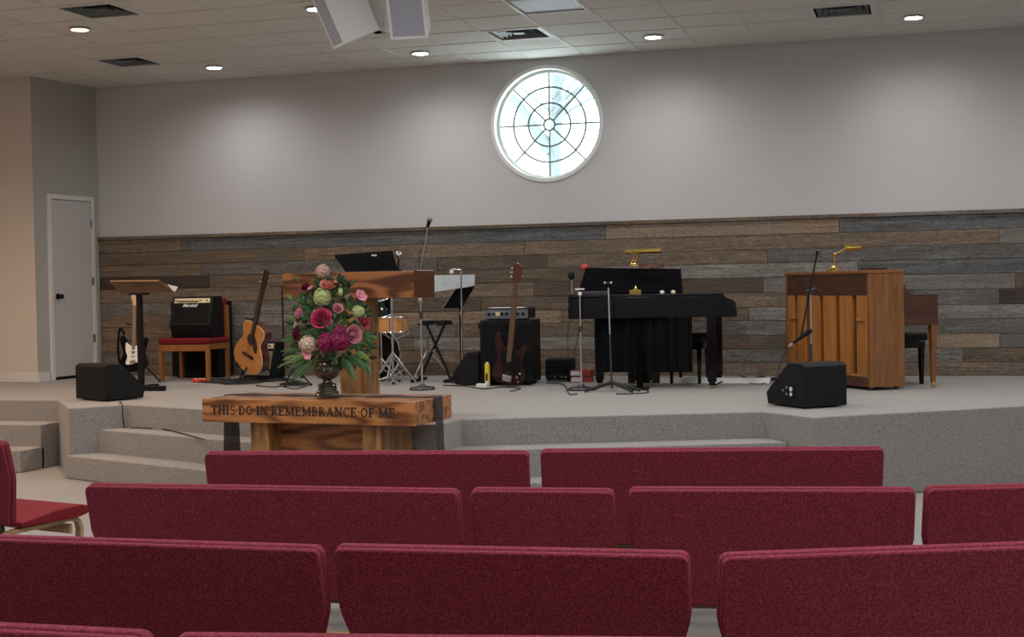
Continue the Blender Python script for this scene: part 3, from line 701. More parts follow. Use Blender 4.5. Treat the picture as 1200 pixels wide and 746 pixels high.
def bloom(kind, px, py, rp, off, m, label=None):
    c = fpos(px, py, off)-BO; r = rp*1.12/172.0
    nrm = (Vector((c.x*1.2, -0.16-off*0.3, (c.z-0.16)*0.7))).normalized()
    up = Vector((0.1, 0.2, 1)).normalized()
    mb = MB()
    if kind == 'rose':
        for ring_, (cnt, rr, ln_, wd, tilt, cu) in enumerate(((3, .03, .85, .30, .02, -.10), (4, .14, .88, .44, .10, -.08), (5, .28, .86, .54, .22, .0), (6, .42, .80, .62, .42, .08), (6, .50, .80, .72, .75, .12))):
            for q in range(cnt):
                petal_mb(mb, c-nrm*r*0.4, nrm, up, rr*r, ln_*r*0.95, wd*r, cu, 2*PI*q/cnt+ring_*0.7+random.uniform(-.15, .15), tilt)
        o = mb.build('rose', m, bouquet)
    elif kind == 'hydrangea':
        for q in range(52):
            a = q*2.39996; z = 1-2*(q+.5)/60; rad = math.sqrt(max(0, 1-z*z))
            s = up.cross(nrm).normalized(); u = nrm.cross(s)
            dirn = (s*math.cos(a)*rad+u*math.sin(a)*rad+nrm*z).normalized()
            p0 = c+dirn*r*random.uniform(.82, 1.0)
            s2 = dirn.orthogonal().normalized()
            for k in range(4):
                rt = Matrix.Rotation(k*PI/2+a, 3, dirn); d = rt @ s2; e = dirn.cross(d); w = r*0.17
                mb.add([p0, p0+d*w*.9+e*w*.8+dirn*w*.3, p0+d*w*1.9+dirn*w*.15, p0+d*w*.9-e*w*.8+dirn*w*.3], [(0, 1, 2, 3)])
        mb.ball(c, r*0.8, n=12, m=8)
        o = mb.build('hydrangea', m, bouquet)
    elif kind == 'lily':
        for q in range(6): petal_mb(mb, c-nrm*r*.3, nrm, up, .06*r, 1.0*r, .46*r, .15, 2*PI*q/6, .8)
        mb.ball(c, r*.14, n=8, m=6)
        o = mb.build('lily', m, bouquet)
    else:
        for q in range(5): petal_mb(mb, c-Vector((0, 0, r*.8)), Vector((0, 0, 1)), Vector((0, 1, 0)), .28*r, 1.7*r, .5*r, -.18, 2*PI*q/5, .22)
        mb.ball(c, r*0.62, (1, 1, 1.25)); o = mb.build('flower_bud', m, bouquet)
    if label: o['label'] = label
    return o
BL = [('hydrangea', 378, 318, 8, .02, F_dust, 'dusty pink hydrangea at the top'), ('rose', 385, 333, 9, .06, F_peach, 'peach rose'),
      ('rose', 357, 336, 6, .02, F_burg, 'dark burgundy rose, upper left'), ('lily', 364, 338, 4, .04, F_pink, 'small pink blossom'),
      ('hydrangea', 378, 348, 10, .08, F_lime, 'lime green hydrangea'),
      ('bud', 399, 342, 4.4, .05, F_lime, 'pale lime bud'), ('lily', 422, 347, 8, .03, F_pink, 'pink lily'), ('rose', 350, 366, 8, .04, F_pink, 'pink rose'),
      ('rose', 396, 361, 5.5, .10, F_pink, 'small pink rose'), ('rose', 376.5, 373, 11, .14, F_rose, 'large rose-red rose'),
      ('hydrangea', 420, 365, 7, .04, F_lime, 'green hydrangea'), ('rose', 427.5, 377, 6.5, .05, F_rose, 'red rose, right side'),
      ('rose', 347, 391, 8.5, .07, F_burg, 'dark burgundy rose, left side'), ('rose', 414.5, 391, 9.5, .10, F_pink, 'light pink rose'),
      ('hydrangea', 383, 401, 11, .14, F_mag, 'magenta hydrangea'), ('hydrangea', 399, 399, 11, .15, F_mag, 'magenta hydrangea'), ('hydrangea', 398, 389, 7, .15, F_mag, None),
      ('hydrangea', 361, 403, 9.5, .13, F_cream, 'cream and pink hydrangea'), ('lily', 361, 413, 8, .15, F_pink, 'pink blossom below the cream hydrangea'),
      ('lily', 347, 381, 5, .05, F_cream, 'small cream blossom'), ('bud', 369, 366, 3, .10, F_lime, None), ('rose', 408, 349, 4, .02, F_dust, None)]
for b_ in BL: bloom(*b_)
def leaf(c, d, length, width, m, nrm=None, droop=0.3):
    d = d.normalized(); nrm = (nrm or Vector((0, -1, 0.4))).normalized(); s = d.cross(nrm).normalized(); n = s.cross(d)
    P = []; F = []; k = 6
    for j in range(k+1):
        v = j/k; w = width*math.sin(PI*v**0.8)+0.0006
        q = c+d*length*v-Vector((0, 0, 1))*droop*length*v*v
        P += [q-s*w-n*w*.3, q+n*w*.25, q+s*w-n*w*.3]
    for j in range(k): F += [(j*3, j*3+1, (j+1)*3+1, (j+1)*3), (j*3+1, j*3+2, (j+1)*3+2, (j+1)*3+1)]
    return MB().add(P, F).build('leaf', m, bouquet)
rl = random.Random(5)
for q in range(330):
    py = rl.uniform(330, 420); hw = 22+26*min(1, (py-325)/55)
    px = 388+rl.uniform(-1, 1)*hw*(0.95 if py > 345 else 0.7); off = rl.uniform(-0.10, 0.05)
    c = fpos(px, py, off)-BO; a = math.atan2(400-py, px-388)+rl.uniform(-.7, .7)
    leaf(c, Vector((math.cos(a), rl.uniform(-.6, .1), math.sin(a)*.8+.2)), rl.uniform(.05, .10), rl.uniform(.014, .024), L_mats[rl.choice((0, 0, 1, 2, 2))], droop=.25)
for (px, py, ax, az, ln_, wd) in [(362, 415, -1, -.15, .17, .02), (360, 420, -1, -.35, .16, .02), (366, 424, -.9, -.6, .16, .024), (352, 418, -1, .1, .13, .016), (356, 424, -.8, -.9, .13, .018),
                                 (410, 416, 1, -.5, .16, .028), (404, 420, .7, -1, .15, .026), (416, 412, 1, -.25, .14, .022), (424, 420, .8, -.9, .12, .022), (340, 424, -1, -.2, .10, .012), (349, 412, -1, .3, .13, .015),
                                 (345, 398, -1, .2, .10, .02), (430, 395, 1, .1, .10, .02), (343, 352, -.7, .8, .09, .014), (412, 335, .5, .9, .09, .012), (350, 330, -.6, .9, .07, .012)]:
    leaf(fpos(px, py, .08)-BO, Vector((ax, -.25, az)), ln_, wd, L_mats[rl.choice((0, 1, 0))], droop=.25)
mb = MB()
for q in range(34):
    py = rl.uniform(330, 415); px = 386+rl.uniform(-1, 1)*(18+22*min(1, (py-325)/70))
    c = fpos(px, py, -.02)-BO; mb.tube([(0, 0, -.05), (c.x*.3, c.y*.3, c.z*.5), c], 0.0022, 5)
mb.build('stem', L_mats[0], bouquet)

# ------------------------------------------------------------------ pulpit
PY = -4.45
m_beam = wood('figured_oak_beam', (0.10, 0.030, 0.010), (0.40, 0.15, 0.048), 0, 0.4, rings=0.34, coat=0.15, contrast=(0.15, 0.72))
q0, q1 = at_y(330, 319, PY), at_y(485, 317, PY)
pw = q1.x-q0.x; pcx = (q0.x+q1.x)/2
pulpit = thing('pulpit', 'golden oak pulpit with a heavy beam top on a square post', 'pulpit', (pcx, PY, 0))
MB().box((0, 0.20, 1.005), (pw, 0.38, 0.205)).build('beam_top', m_beam, pulpit, bevel=0.005)
MB().box((pw/2+0.012, 0.20, 1.005), (0.028, 0.40, 0.215)).build('end_board', m_oakd, pulpit, bevel=0.004)
px0, px1 = at_y(397, 400, PY+0.05).x-pcx, at_y(428, 400, PY+0.05).x-pcx
MB().box(((px0+px1)/2, 0.20, 0.465), (px1-px0, 0.28, 0.875)).build('post', m_oakz, pulpit, bevel=0.005)
MB().box(((px0+px1)/2+.02, 0.20, 0.015), ((px1-px0)+0.22, 0.42, 0.03)).build('base', m_oakd, pulpit, bevel=0.004)
desk = thing('tabletop_music_desk', 'low black folding music desk lying open on top of the pulpit', 'music stand', (0, 0, 1.108))
a, b, c_, d_ = [at_y(x, y, Y) for x, y, Y in ((405, 316, -4.38), (466, 315, -4.38), (459, 294, -4.15), (391, 299, -4.15))]
desk.location = (a.x, -4.38, 1.108); o0 = Vector(desk.location)
zf = Vector((0, 0, 1.112-a.z))
a, b = a+zf, b+zf; mid_t, mid_b = c_.lerp(d_, 0.46), a.lerp(b, .54)
th = Vector((0.0, 0.010, 0.004))
for p4 in ((a, mid_b, mid_t, d_), (mid_b+Vector((0.004, -.004, 0)), b, c_, mid_t+Vector((0.004, -.004, 0)))):
    P = [p-o0 for p in p4]; P += [p+th for p in P]
    MB().add(P, [(0, 1, 2, 3), (7, 6, 5, 4), (0, 4, 5, 1), (1, 5, 6, 2), (2, 6, 7, 3), (3, 7, 4, 0)]).build('desk_panel', m_satin, desk)
MB().box(((b.x-a.x)/2+.02, -.012, 0.008), (b.x-a.x+0.03, 0.035, 0.012)).build('ledge', m_blk, desk)
q = at_y(439, 299, -4.19)-o0
MB().box((q.x, q.y-0.01, q.z), (0.045, 0.003, 0.014)).build('sticker', m_white, desk)

def mic(parent, p, d, r=0.024):
    d = d.normalized(); mb = MB().cyl(p, p-d*0.13, 0.020, 0.012, 12); mb.build('mic_handle', m_blk, parent)
    MB().ball(Vector(p)+d*0.018, r, n=14, m=10).build('mic_head', m_steel, parent)
gm = thing('pulpit_microphone', 'grey ball microphone standing behind the black music desk on the pulpit', 'microphone', (at_y(466, 299, -4.12).x, -4.12, 1.108))
MB().tube([(0, 0.0, 0), (0.0, 0.01, 0.05), (0.01, 0.0, 0.10)], 0.007).build('gooseneck', m_blk, gm)
MB().lathe([(0.04, 0), (0.04, 0.008), (0.012, 0.014)], n=20).build('mic_base', m_blk, gm)
hz = at_y(466, 299, -4.12).z-1.108
MB().ball((0.01, -0.01, hz), 0.031, n=16, m=10).build('mic_head', m_steel, gm)

# ------------------------------------------------------------------ stands
def round_stand(label, bpx, bpy, top_y, m=m_chrome, name='microphone_stand', br=0.125):
    p = at_z(bpx, bpy, 0.0); t = thing(name, label, 'microphone stand', p)
    zt = at_y(bpx, top_y, p.y).z
    MB().lathe([(br, 0), (br, 0.012), (br*.88, 0.028), (0.03, 0.04), (0.018, 0.06)], n=28).build('stand_base', m_dsteel, t)
    MB().cyl((0, 0, 0.04), (0, 0, zt*0.62), 0.011, n=12).build('lower_tube', m, t)
    MB().cyl((0, 0, zt*0.6), (0, 0, zt), 0.0075, n=12).build('upper_tube', m, t)
    MB().cyl((0, 0, zt*.60), (0, 0, zt*.66), 0.017, n=12).build('clutch', m_dsteel if m == m_chrome else m_blk, t)
    return t, zt
t, zt = round_stand('chrome microphone stand on a round base behind the right end of the pulpit', 495, 456.5, 318)
e = at_y(501, 266, t.location.y)-t.location; e0 = at_y(492.5, 322, t.location.y)-t.location
MB().tube([e0, e0.lerp(e, .5)+Vector((.004, 0, 0)), e], 0.0085, 8).build('gooseneck', m_chrome, t)
mic(t, e+Vector((0.02, 0, .06)), Vector((0.45, -0.3, 1)), 0.026)
MB().tube(spline([(e0.x-.02, .02, e0.z), (e0.x-.01, .02, e0.z+.2), (e.x-.03, .01, e.z-.12), (e.x-.01, 0, e.z)], 5, False), 0.004, 6).build('mic_cable', m_rubber, t)
MB().cyl((-.02, 0, at_y(493, 351, t.location.y).z), (.02, 0, at_y(493, 351, t.location.y).z), 0.02, n=12).build('clamp', m_chrome, t)
t, zt = round_stand('chrome microphone stand on a black round base left of the grand piano', 681.5, 457, 343)
MB().box((0, 0, zt+0.035), (0.085, 0.02, 0.014)).build('cross_bar', m_white, t)
MB().ball((0, 0, zt-.01), 0.020, n=12, m=8).build('joint', m_white, t)

def tripod(t, h, spread, m, n=3, a0=0.4, zj=0.22, r=0.008, foot=True):
    for k in range(n):
        a = a0+2*PI*k/n; e = Vector((spread*math.cos(a), spread*math.sin(a), 0.012))
        l = MB().cyl((0.012*math.cos(a), 0.012*math.sin(a), zj), e, r, n=8).build('leg', m, t)
        if foot: MB().cyl(e+Vector((0, 0, 0.012)), e-Vector((0, 0, 0.010)), 0.016, n=10).build('rubber_foot', m_rubber, l)
# tripod mic stand in front of the piano
p = at_z(717, 459, 0.0); t = thing('microphone_stand', 'slim tripod microphone stand with a black base in front of the grand piano', 'microphone stand', p)
q = at_y(713, 337, p.y)-p
MB().cyl((0, 0, .03), (q*0.55), 0.009, n=10).build('lower_tube', m_dsteel, t); MB().cyl(q*0.5, q, 0.0075, n=10).build('upper_tube', m_chrome, t)
for a in (0.2, 2.5, 3.6, -0.6):
    e = Vector((0.26*math.cos(a), 0.20*math.sin(a), 0.012)); MB().tube([(0, 0, .09), e*0.5+Vector((0, 0, .045)), e], 0.013, 8).build('leg', m_rubber, t)
MB().box(q+Vector((0, 0, 0.045)), (0.07, 0.012, 0.014)).build('mic_clip', m_dsteel, t)
for s in (-1, 1): MB().ball(q+Vector((s*.03, -.01, .045)), 0.012, n=10, m=6).build('clip_knob', m_chrome, t)

# boom stand at the upright piano
p = at_z(951, 447, 0.0); p.y = -2.30; p.x = at_y(951, 440, -2.3).x
t = thing('boom_microphone_stand', 'black boom microphone stand in front of the upright piano', 'microphone stand', (p.x, p.y, 0))
P0 = Vector(t.location); zt = at_y(951, 345, p.y).z
MB().cyl((0, 0, .05), (0, 0, zt), 0.0085, n=10).build('upper_tube', m_chrome, t); MB().cyl((0, 0, .05), (0, 0, zt*.5), 0.012, n=10).build('lower_tube', m_dsteel, t)
tripod(t, 1, .28, m_blk, a0=1.1)
b0, b1 = at_y(958, 294, p.y-.03)-P0, at_y(938, 398, p.y-.10)-P0
MB().tube([b0, b1], 0.0075, 8).build('boom', m_blk, t); MB().cyl(b0, b0+(b1-b0)*.05, 0.014, n=10).build('counterweight', m_blk, t)
MB().cyl((-.03, -.02, zt+.03), (.045, -.02, zt+.05), 0.014, n=10).build('boom_clamp', m_dsteel, t); MB().cyl((0, -.02, zt), (0, -.02, zt+.04), 0.02, n=10).build('boom_joint', m_dsteel, t)
mb_ = at_y(948, 388, p.y-.14)-P0; me_ = at_y(929, 402, p.y-.14)-P0
MB().cyl(mb_, me_, 0.023, 0.011, n=12).build('mic_handle', m_blk, t); MB().ball(mb_, .026, n=12, m=8).build('mic_head', m_blk, t)
MB().cyl(me_, me_+(me_-mb_)*.25, 0.011, n=10).build('plug', m_chrome, t)
cp = [me_+(me_-mb_)*.25]+[at_y(x, y, p.y-.14)-P0 for x, y in ((921, 412), (914, 428), (911, 440))]
MB().tube(spline([tuple(c) for c in cp], 5, False), 0.0045, 6).build('mic_cable', m_rubber, t)

# black music stand with the long chart
p = at_z(541, 446.5, 0); t = thing('music_stand', 'black music stand holding a wide pale chart, left of the bass cabinet', 'music stand', p)
P0 = p.copy()
MB().tube([(0, 0, .02), at_y(539, 352, p.y)-P0], 0.012, 10).build('pole', m_blk, t)
tripod(t, 1, .24, m_blk, a0=.3, zj=.16)
c4 = [at_y(x, y, Y)-P0 for x, y, Y in ((519, 361, p.y-.03), (541, 361, p.y-.03), (556, 336, p.y+.12), (534, 338, p.y+.12))]
P = c4+[c+Vector((0, .012, .003)) for c in c4]
MB().add(P, [(0, 1, 2, 3), (7, 6, 5, 4), (0, 4, 5, 1), (1, 5, 6, 2), (2, 6, 7, 3), (3, 7, 4, 0)]).build('desk', m_satin, t)
MB().tube([c4[0]+Vector((0, -.004, 0)), c4[3]+Vector((0, -.004, 0))], 0.004, 6).build('desk_edge', m_steel, t)
# chart: pale sheet with blue and grey text columns
mch, tt, bb = nt('chart_print'); N = tt.nodes; g = N.new('ShaderNodeTexCoord'); mp = N.new('ShaderNodeMapping'); mp.inputs['Scale'].default_value = (1, 1, 7)
nz = N.new('ShaderNodeTexNoise'); nz.inputs['Scale'].default_value = 26; nz.inputs['Detail'].default_value = 2
wv = N.new('ShaderNodeTexWave'); wv.inputs['Scale'].default_value = 19; wv.bands_direction = 'X'
mx = N.new('ShaderNodeMath'); mx.operation = 'MULTIPLY'; rp = N.new('ShaderNodeValToRGB')
rp.color_ramp.elements[0].position = .12; rp.color_ramp.elements[0].color = (.80, .85, .86, 1); rp.color_ramp.elements[1].position = .6; rp.color_ramp.elements[1].color = (.10, .22, .30, 1)
tt.links.new(g.outputs['Object'], mp.inputs[0]); tt.links.new(mp.outputs[0], nz.inputs[0]); tt.links.new(g.outputs['Object'], wv.inputs[0])
tt.links.new(nz.outputs['Fac'], mx.inputs[0]); tt.links.new(wv.outputs['Fac'], mx.inputs[1]); tt.links.new(mx.outputs[0], rp.inputs[0]); tt.links.new(rp.outputs[0], bb.inputs['Base Color']); bb.inputs['Roughness'].default_value = .8
cy = p.y-.035
c4 = [at_y(x, y, cy) for x, y in ((501.5, 343), (545, 336.5), (556, 334), (556.5, 321.5), (501.5, 322.5))]; Z0 = c4[0]
P = [c-Z0 for c in c4]; k = len(P); P += [c+Vector((0, .004, 0)) for c in P]
ch = MB().add(P, [tuple(range(k)), tuple(range(2*k-1, k-1, -1))]+[(i, k+i, k+(i+1) % k, (i+1) % k) for i in range(k)]).build('song_chart', mch, loc=Z0)
tag(ch, 'wide pale song chart with printed columns propped on the black music stand', 'paper')
p2 = at_z(542, 448, 0); t = thing('microphone_stand', 'straight chrome microphone stand rising in front of the pale song chart', 'microphone stand', p2)
q = at_y(540.5, 316, p2.y)-p2
MB().cyl((0, 0, .02), q*.6, 0.010, n=10).build('lower_tube', m_chrome, t); MB().cyl(q*.55, q, 0.0085, n=10).build('upper_tube', m_chrome, t)
MB().lathe([(0.12, 0), (0.12, .012), (.1, .024), (.02, .035)], n=24).build('stand_base', m_dsteel, t)
MB().cyl(q*.60, q*.64, .018, n=10).build('clutch', m_chrome, t); MB().tube([q, q+Vector((-.09, 0, .01))], .006, 6).build('cross_arm', m_steel, t)
MB().lathe([(.022, -.02), (.024, 0), (.018, .02)], q+Vector((-.10, -.01, -.015)), 12).build('mic_clip', m_white, t)

# X keyboard stand
p = at_z(515, 447, 0); t = thing('keyboard_stand', 'black folding X keyboard stand between the drum set and the music stand', 'keyboard stand', p)
P0 = p
X = lambda x, y, dy=0: at_y(x, y, p.y+dy)-P0
for dy in (0, .035):
    MB().tube([X(500, 380, dy), X(529, 446, dy)], .015, 8).build('cross_tube', m_blk, t); MB().tube([X(521, 380, dy), X(491, 446, dy)], .015, 8).build('cross_tube', m_blk, t)
for (x, y) in ((500, 379), (521, 379), (529, 447), (491, 447)):
    c = X(x, y); c.z = max(c.z, .02); MB().cyl(c-Vector((0, .22, 0)), c+Vector((0, .22, 0)), .016, n=8).build('rail', m_blk, t)
MB().box(X(512, 377), (.30, .06, .03)).build('top_bar', m_blk, t)
c = X(510, 411); MB().cyl(c-Vector((0, .03, 0)), c+Vector((0, .06, 0)), .02, n=10).build('pivot', m_steel, t)

# thin black stand near the left end of the pulpit
p = at_z(333, 441, 0); p.y = -.55; p.x = at_y(333, 440, -.55).x
t = thing('microphone_stand', 'thin black stand rising left of the bouquet, close to the plank wall', 'microphone stand', (p.x, p.y, 0))
MB().cyl((0, 0, .02), (0, 0, at_y(333, 335, p.y).z), .009, n=8).build('pole', m_blk, t); tripod(t, 1, .2, m_blk, a0=.2, zj=.15)

# wooden topped stand on the left
p = at_z(166, 457.5, 0); t = thing('music_stand', 'wooden topped music stand on a black post beside the left floor monitor', 'music stand', p); P0 = p
c4 = [at_y(x, y, Y)-P0 for x, y, Y in ((128.5, 330, p.y-.08), (186, 329.5, p.y-.08), (204.5, 342, p.y+.22), (141, 343.5, p.y+.22))]
nn = (c4[1]-c4[0]).cross(c4[3]-c4[0]).normalized()*0.016
nn = nn if nn.z > 0 else -nn
P = c4+[c+nn for c in c4]
m_board = wood('stand_board', (0.16, 0.08, 0.035), (0.26, 0.14, 0.065), 0, .45)
MB().add(P, [(0, 1, 2, 3), (7, 6, 5, 4), (0, 4, 5, 1), (1, 5, 6, 2), (2, 6, 7, 3), (3, 7, 4, 0)]).build('desk_board', m_board, t)
MB().box((0, 0, .49), (.05, .05, .94)).build('post', m_blk, t, bevel=.004)
MB().box((0, 0, .965), (.16, .12, .02)).build('mount_plate', m_blk, t)
MB().box((.10, -.02, .025), (.34, .07, .05)).build('foot', m_blk, t, bevel=.006)
MB().box((0, .10, .025), (.07, .36, .05)).build('foot', m_blk, t, bevel=.006)
q = [at_y(x, y, p.y+.10) for x, y in ((196, 333), (208.5, 336), (205, 342), (202, 340))]
k = 4; P = [c-q[0] for c in q]; P += [c+Vector((0, .003, 0)) for c in P]
tag(MB().add(P, [(0, 1, 2, 3), (7, 6, 5, 4), (0, 4, 5, 1), (1, 5, 6, 2), (2, 6, 7, 3), (3, 7, 4, 0)]).build('sheet_of_paper', m_paper, loc=q[0]), 'white sheet of paper sticking out at the right edge of the wooden topped stand', 'paper')

# ------------------------------------------------------------------ floor monitors
def wedge(label, corner, back_dir, length, depth, h, side=1):
    """corner: bottom of the vertical back where the visible end begins; back runs along back_dir, the sloped grille faces away"""
    d = Vector((back_dir[0], back_dir[1], 0)).normalized(); f = Vector((-d.y, d.x, 0))
    c = Vector(corner)+d*length/2
    t = thing('floor_monitor', label, 'speaker', (c.x, c.y, 0), (0, 0, math.atan2(d.y, d.x)))
    prof = [(0, 0.012), (depth, 0.012), (depth+.02, h*.30), (depth*.42, h), (0.03, h), (0, h*.93)]
    MB().prism(prof, -length/2, length/2, 'x').build('cabinet', m_vinyl, t, bevel=.008)
    a, b = Vector((0, depth+.02, h*.30)), Vector((0, depth*.42, h)); mid = (a+b)/2; ang = math.atan2(b.z-a.z, b.y-a.y)
    MB().box(mid+Vector((0, .006, .006)), (length*.9, (b-a).length*.86, .012), Matrix.Rotation(ang, 3, 'X')).build('grille', m_gril, t)
    for x in (-1, 1):
        for y, z in ((.04, h*.88), (.04, .05), (depth*.9, .05)):
            MB().box((x*(length/2-.006), y, z), (.02, .05, .05)).build('corner_guard', m_blk, t, bevel=.005)
    for x in (-.35, .35): MB().cyl((x*length, depth*.2, 0), (x*length, depth*.2, .014), .018, n=10).build('rubber_foot', m_rubber, t)
    return t, prof
wl, _ = wedge('black floor monitor wedge at the left front corner of the stage', (-7.50, -3.33, 0), (.50, -.25), .50, .40, .335)
wr, _ = wedge('black floor monitor wedge at the front of the stage by the upright piano', (-.85, -3.80, 0), (.72, .62), .40, .48, .345)
# jack plate on the end face of the right monitor
MB().box((-.203, .20, .13), (.006, .16, .10)).build('jack_plate', m_blk, wr)
for y, z, r in ((.16, .145, .018), (.16, .105, .014), (.215, .155, .013), (.215, .105, .013), (.26, .13, .011)): MB().cyl((-.204, y, z), (-.210, y, z), r, n=12).build('jack', m_white if y < .2 else m_steel, wr)
wedge('dark floor monitor wedge standing on the floor left of the bass cabinet', (at_y(562, 449, -1.50).x-.01, -1.50, 0), (0.05, 1), .40, .25, .33)

# ------------------------------------------------------------------ guitars
m_fretm = wood('aged_maple', (0.22, 0.13, 0.06), (0.32, 0.20, 0.10), 2, .4)
m_bassb = mat('dark_red_lacquer', (.028, .005, .006), .2, spec=.4)
def guitar(kind, label, head_px, foot_px, Y0, Y1, yaw, length, mats):
    """foot_px/head_px: lowest point and headstock tip; local +z along the neck, front faces -y"""
    A = at_y(*foot_px, Y0); B = at_y(*head_px, Y1); z = (B-A).normalized()
    fr = Matrix.Rotation(yaw, 3, 'Z') @ Vector((0, -1, 0)); y = -(fr-z*fr.dot(z)).normalized(); x = y.cross(z)
    s = (B-A).length/length
    t = thing({'acoustic': 'acoustic_guitar', 'electric': 'electric_guitar', 'bass': 'bass_guitar'}[kind], label, 'guitar')
    M = Matrix(((x.x*s, y.x*s, z.x*s, A.x), (x.y*s, y.y*s, z.y*s, A.y), (x.z*s, y.z*s, z.z*s, A.z), (0, 0, 0, 1)))
    t.matrix_world = M
    body_m, guard_m, neck_m, board_m = mats
    if kind == 'acoustic':
        half = [(0, 0), (.11, .012), (.185, .07), (.203, .15), (.175, .23), (.132, .30), (.128, .345), (.150, .40), (.145, .46), (.09, .492), (0.03, .495)]
        pts = spline(half+[(-x_, z_) for x_, z_ in reversed(half[1:])], 4); D = .10; nz_ = .495; sc_ = .62
        MB().prism(pts, 0.003, D).build('body', m_maho, t); MB().prism([(a*.985, b*.985+.003) for a, b in pts], -.002, .004).build('soundboard', body_m, t)
        MB().tube([(a, .003, b) for a, b in pts], .004, 6, True).build('binding', m_cream, t)
        MB().cyl((0, -.0045, .335), (0, .0, .335), .05, n=28).build('sound_hole', m_engr, t); MB().torus((0, -.004, .335), .058, .004, 'y', 28, 6).build('rosette', m_maho, t)
        MB().prism([(.02, .30), (.075, .22), (.105, .235), (.095, .30), (.062, .35), (.045, .30)], -.006, -.002).build('pickguard', guard_m, t)
        MB().box((0, -.010, .165), (.15, .016, .028)).build('bridge', m_engr, t, bevel=.003); bz, nb, nt_ = .17, .47, .87; nw = .024; ND = .02; fy = -.012
    elif kind == 'electric':
        pts = spline([(0, 0.005), (.09, .01), (.155, .07), (.150, .15), (.118, .215), (.135, .29), (.150, .355), (.125, .385), (.085, .335), (.045, .31), (-.04, .31), (-.08, .36), (-.125, .42), (-.160, .40), (-.150, .31), (-.120, .225), (-.152, .15), (-.165, .08), (-.11, .015)], 4); pts = [(a*1.18, b*1.12-.02) for a, b in pts]; D = .045
        MB().prism(pts, 0, D).build('body', body_m, t, bevel=.008)
        MB().prism(spline([(-.03, .31), (-.10, .36), (-.105, .26), (-.08, .18), (-.10, .09), (-.02, .08), (.05, .10), (.11, .05), (.135, .10), (.11, .20), (.12, .33), (.045, .31)], 3), -.005, -.001).build('pickguard', guard_m, t)
        for z_ in (.135, .19, .25): MB().box((0, -.009, z_), (.085, .010, .020)).build('pickup', m_white, t, bevel=.003)
        MB().box((0, -.009, .105), (.08, .014, .03)).build('bridge', m_chrome, t); bz, nb, nt_ = .11, .28, .82; nw = .022; ND = .02; fy = -.008
        for q_ in (.11, .15, .19): MB().cyl((.105-.1*(q_-.11), -.016, q_), (.105-.1*(q_-.11), -.004, q_), .010, n=10).build('knob', m_white, t)
    else:
        pts = spline([(0, .005), (.09, .01), (.15, .07), (.155, .15), (.125, .22), (.14, .30), (.165, .38), (.14, .42), (.09, .37), (.05, .34), (-.04, .34), (-.08, .40), (-.13, .48), (-.165, .46), (-.155, .35), (-.125, .24), (-.155, .15), (-.165, .08), (-.11, .015)], 4); D = .042
        MB().prism(pts, 0, D).build('body', body_m, t, bevel=.008)
        MB().prism(spline([(-.02, .33), (-.08, .33), (-.07, .20), (.0, .16), (.10, .12), (.12, .20), (.10, .30), (.05, .34)], 3), -.005, -.001).build('pickguard', guard_m, t)
        for z_ in (.16, .20): MB().box((0, -.009, z_), (.09, .012, .03)).build('pickup', m_blk, t, bevel=.003)
        MB().box((0, -.010, .07), (.09, .016, .06)).build('bridge', m_chrome, t, bevel=.003); bz, nb, nt_ = .08, .30, .98; nw = .024; ND = .022; fy = -.008
        for q_ in ((.10, .10), (.125, .14), (.115, .06)): MB().cyl((q_[0], -.018, q_[1]), (q_[0], -.002, q_[1]), .011, n=10).build('knob', m_chrome, t)
    P = []; mb = MB()
    mb.add([(-nw-.004, 0, nb), (nw+.004, 0, nb), (nw, ND, nb), (-nw, ND, nb), (-nw+.002, 0, nt_), (nw-.002, 0, nt_), (nw-.006, ND, nt_), (-nw+.006, ND, nt_)],
           [(0, 1, 2, 3), (7, 6, 5, 4), (0, 4, 5, 1), (1, 5, 6, 2), (2, 6, 7, 3), (3, 7, 4, 0)]); mb.build('neck', neck_m, t)
    f0 = nb-.07 if kind != 'acoustic' else nb-.08
    MB().box((0, fy/2, (f0+nt_)/2), (2*nw, abs(fy), nt_-f0)).build('fretboard', board_m, t)
    mb = MB(); z_ = nt_; step_ = (nt_-f0)*.058
    while z_ > f0+.02: z_ -= step_; step_ *= .955; mb.box((0, fy-.001, z_), (2*nw-.002, .002, .0022))
    mb.build('frets', m_steel, t, kind='stuff')
    top = length
    if kind == 'acoustic': hp = [(-.024, nt_), (.024, nt_), (.036, nt_+.05), (.033, top), (-.033, top), (-.036, nt_+.05)]; tp = [(s_, nt_+.05+.05*k_) for s_ in (-1, 1) for k_ in range(3)]
    elif kind == 'electric': hp = spline([(-.022, nt_), (.022, nt_), (.040, nt_+.02), (.045, nt_+.06), (.03, nt_+.08), (.02, top-.02), (-.01, top), (-.045, top-.01), (-.045, top-.06), (-.03, nt_+.05)], 3); tp = [(-1, nt_+.05+.024*k_) for k_ in range(6)]
    else: hp = spline([(-.022, nt_), (.022, nt_), (.045, nt_+.04), (.050, nt_+.10), (.035, top-.03), (.0, top), (-.035, top-.02), (-.040, nt_+.10), (-.035, nt_+.04)], 3); tp = [(-1, nt_+.05+.04*k_) for k_ in range(3)]+[(1, nt_+.07)]
    MB().prism(hp, 0.0, .014).build('headstock', m_engr if kind == 'acoustic' else (m_maple if kind == 'electric' else m_maho), t)
    for s_, z_ in tp:
        MB().box((s_*.052, .008, z_), (.022, .008, .014)).build('tuner', m_chrome, t, bevel=.003)
    ns = 4 if kind == 'bass' else 6; mb = MB()
    for k_ in range(ns):
        x_ = (k_-(ns-1)/2)*(.0105 if kind == 'bass' else .0078); mb.tube([(x_, fy-.006, bz), (x_*.8, fy-.004, nt_)], .0009, 4)
    mb.build('strings', m_steel, t, kind='stuff')
    return t
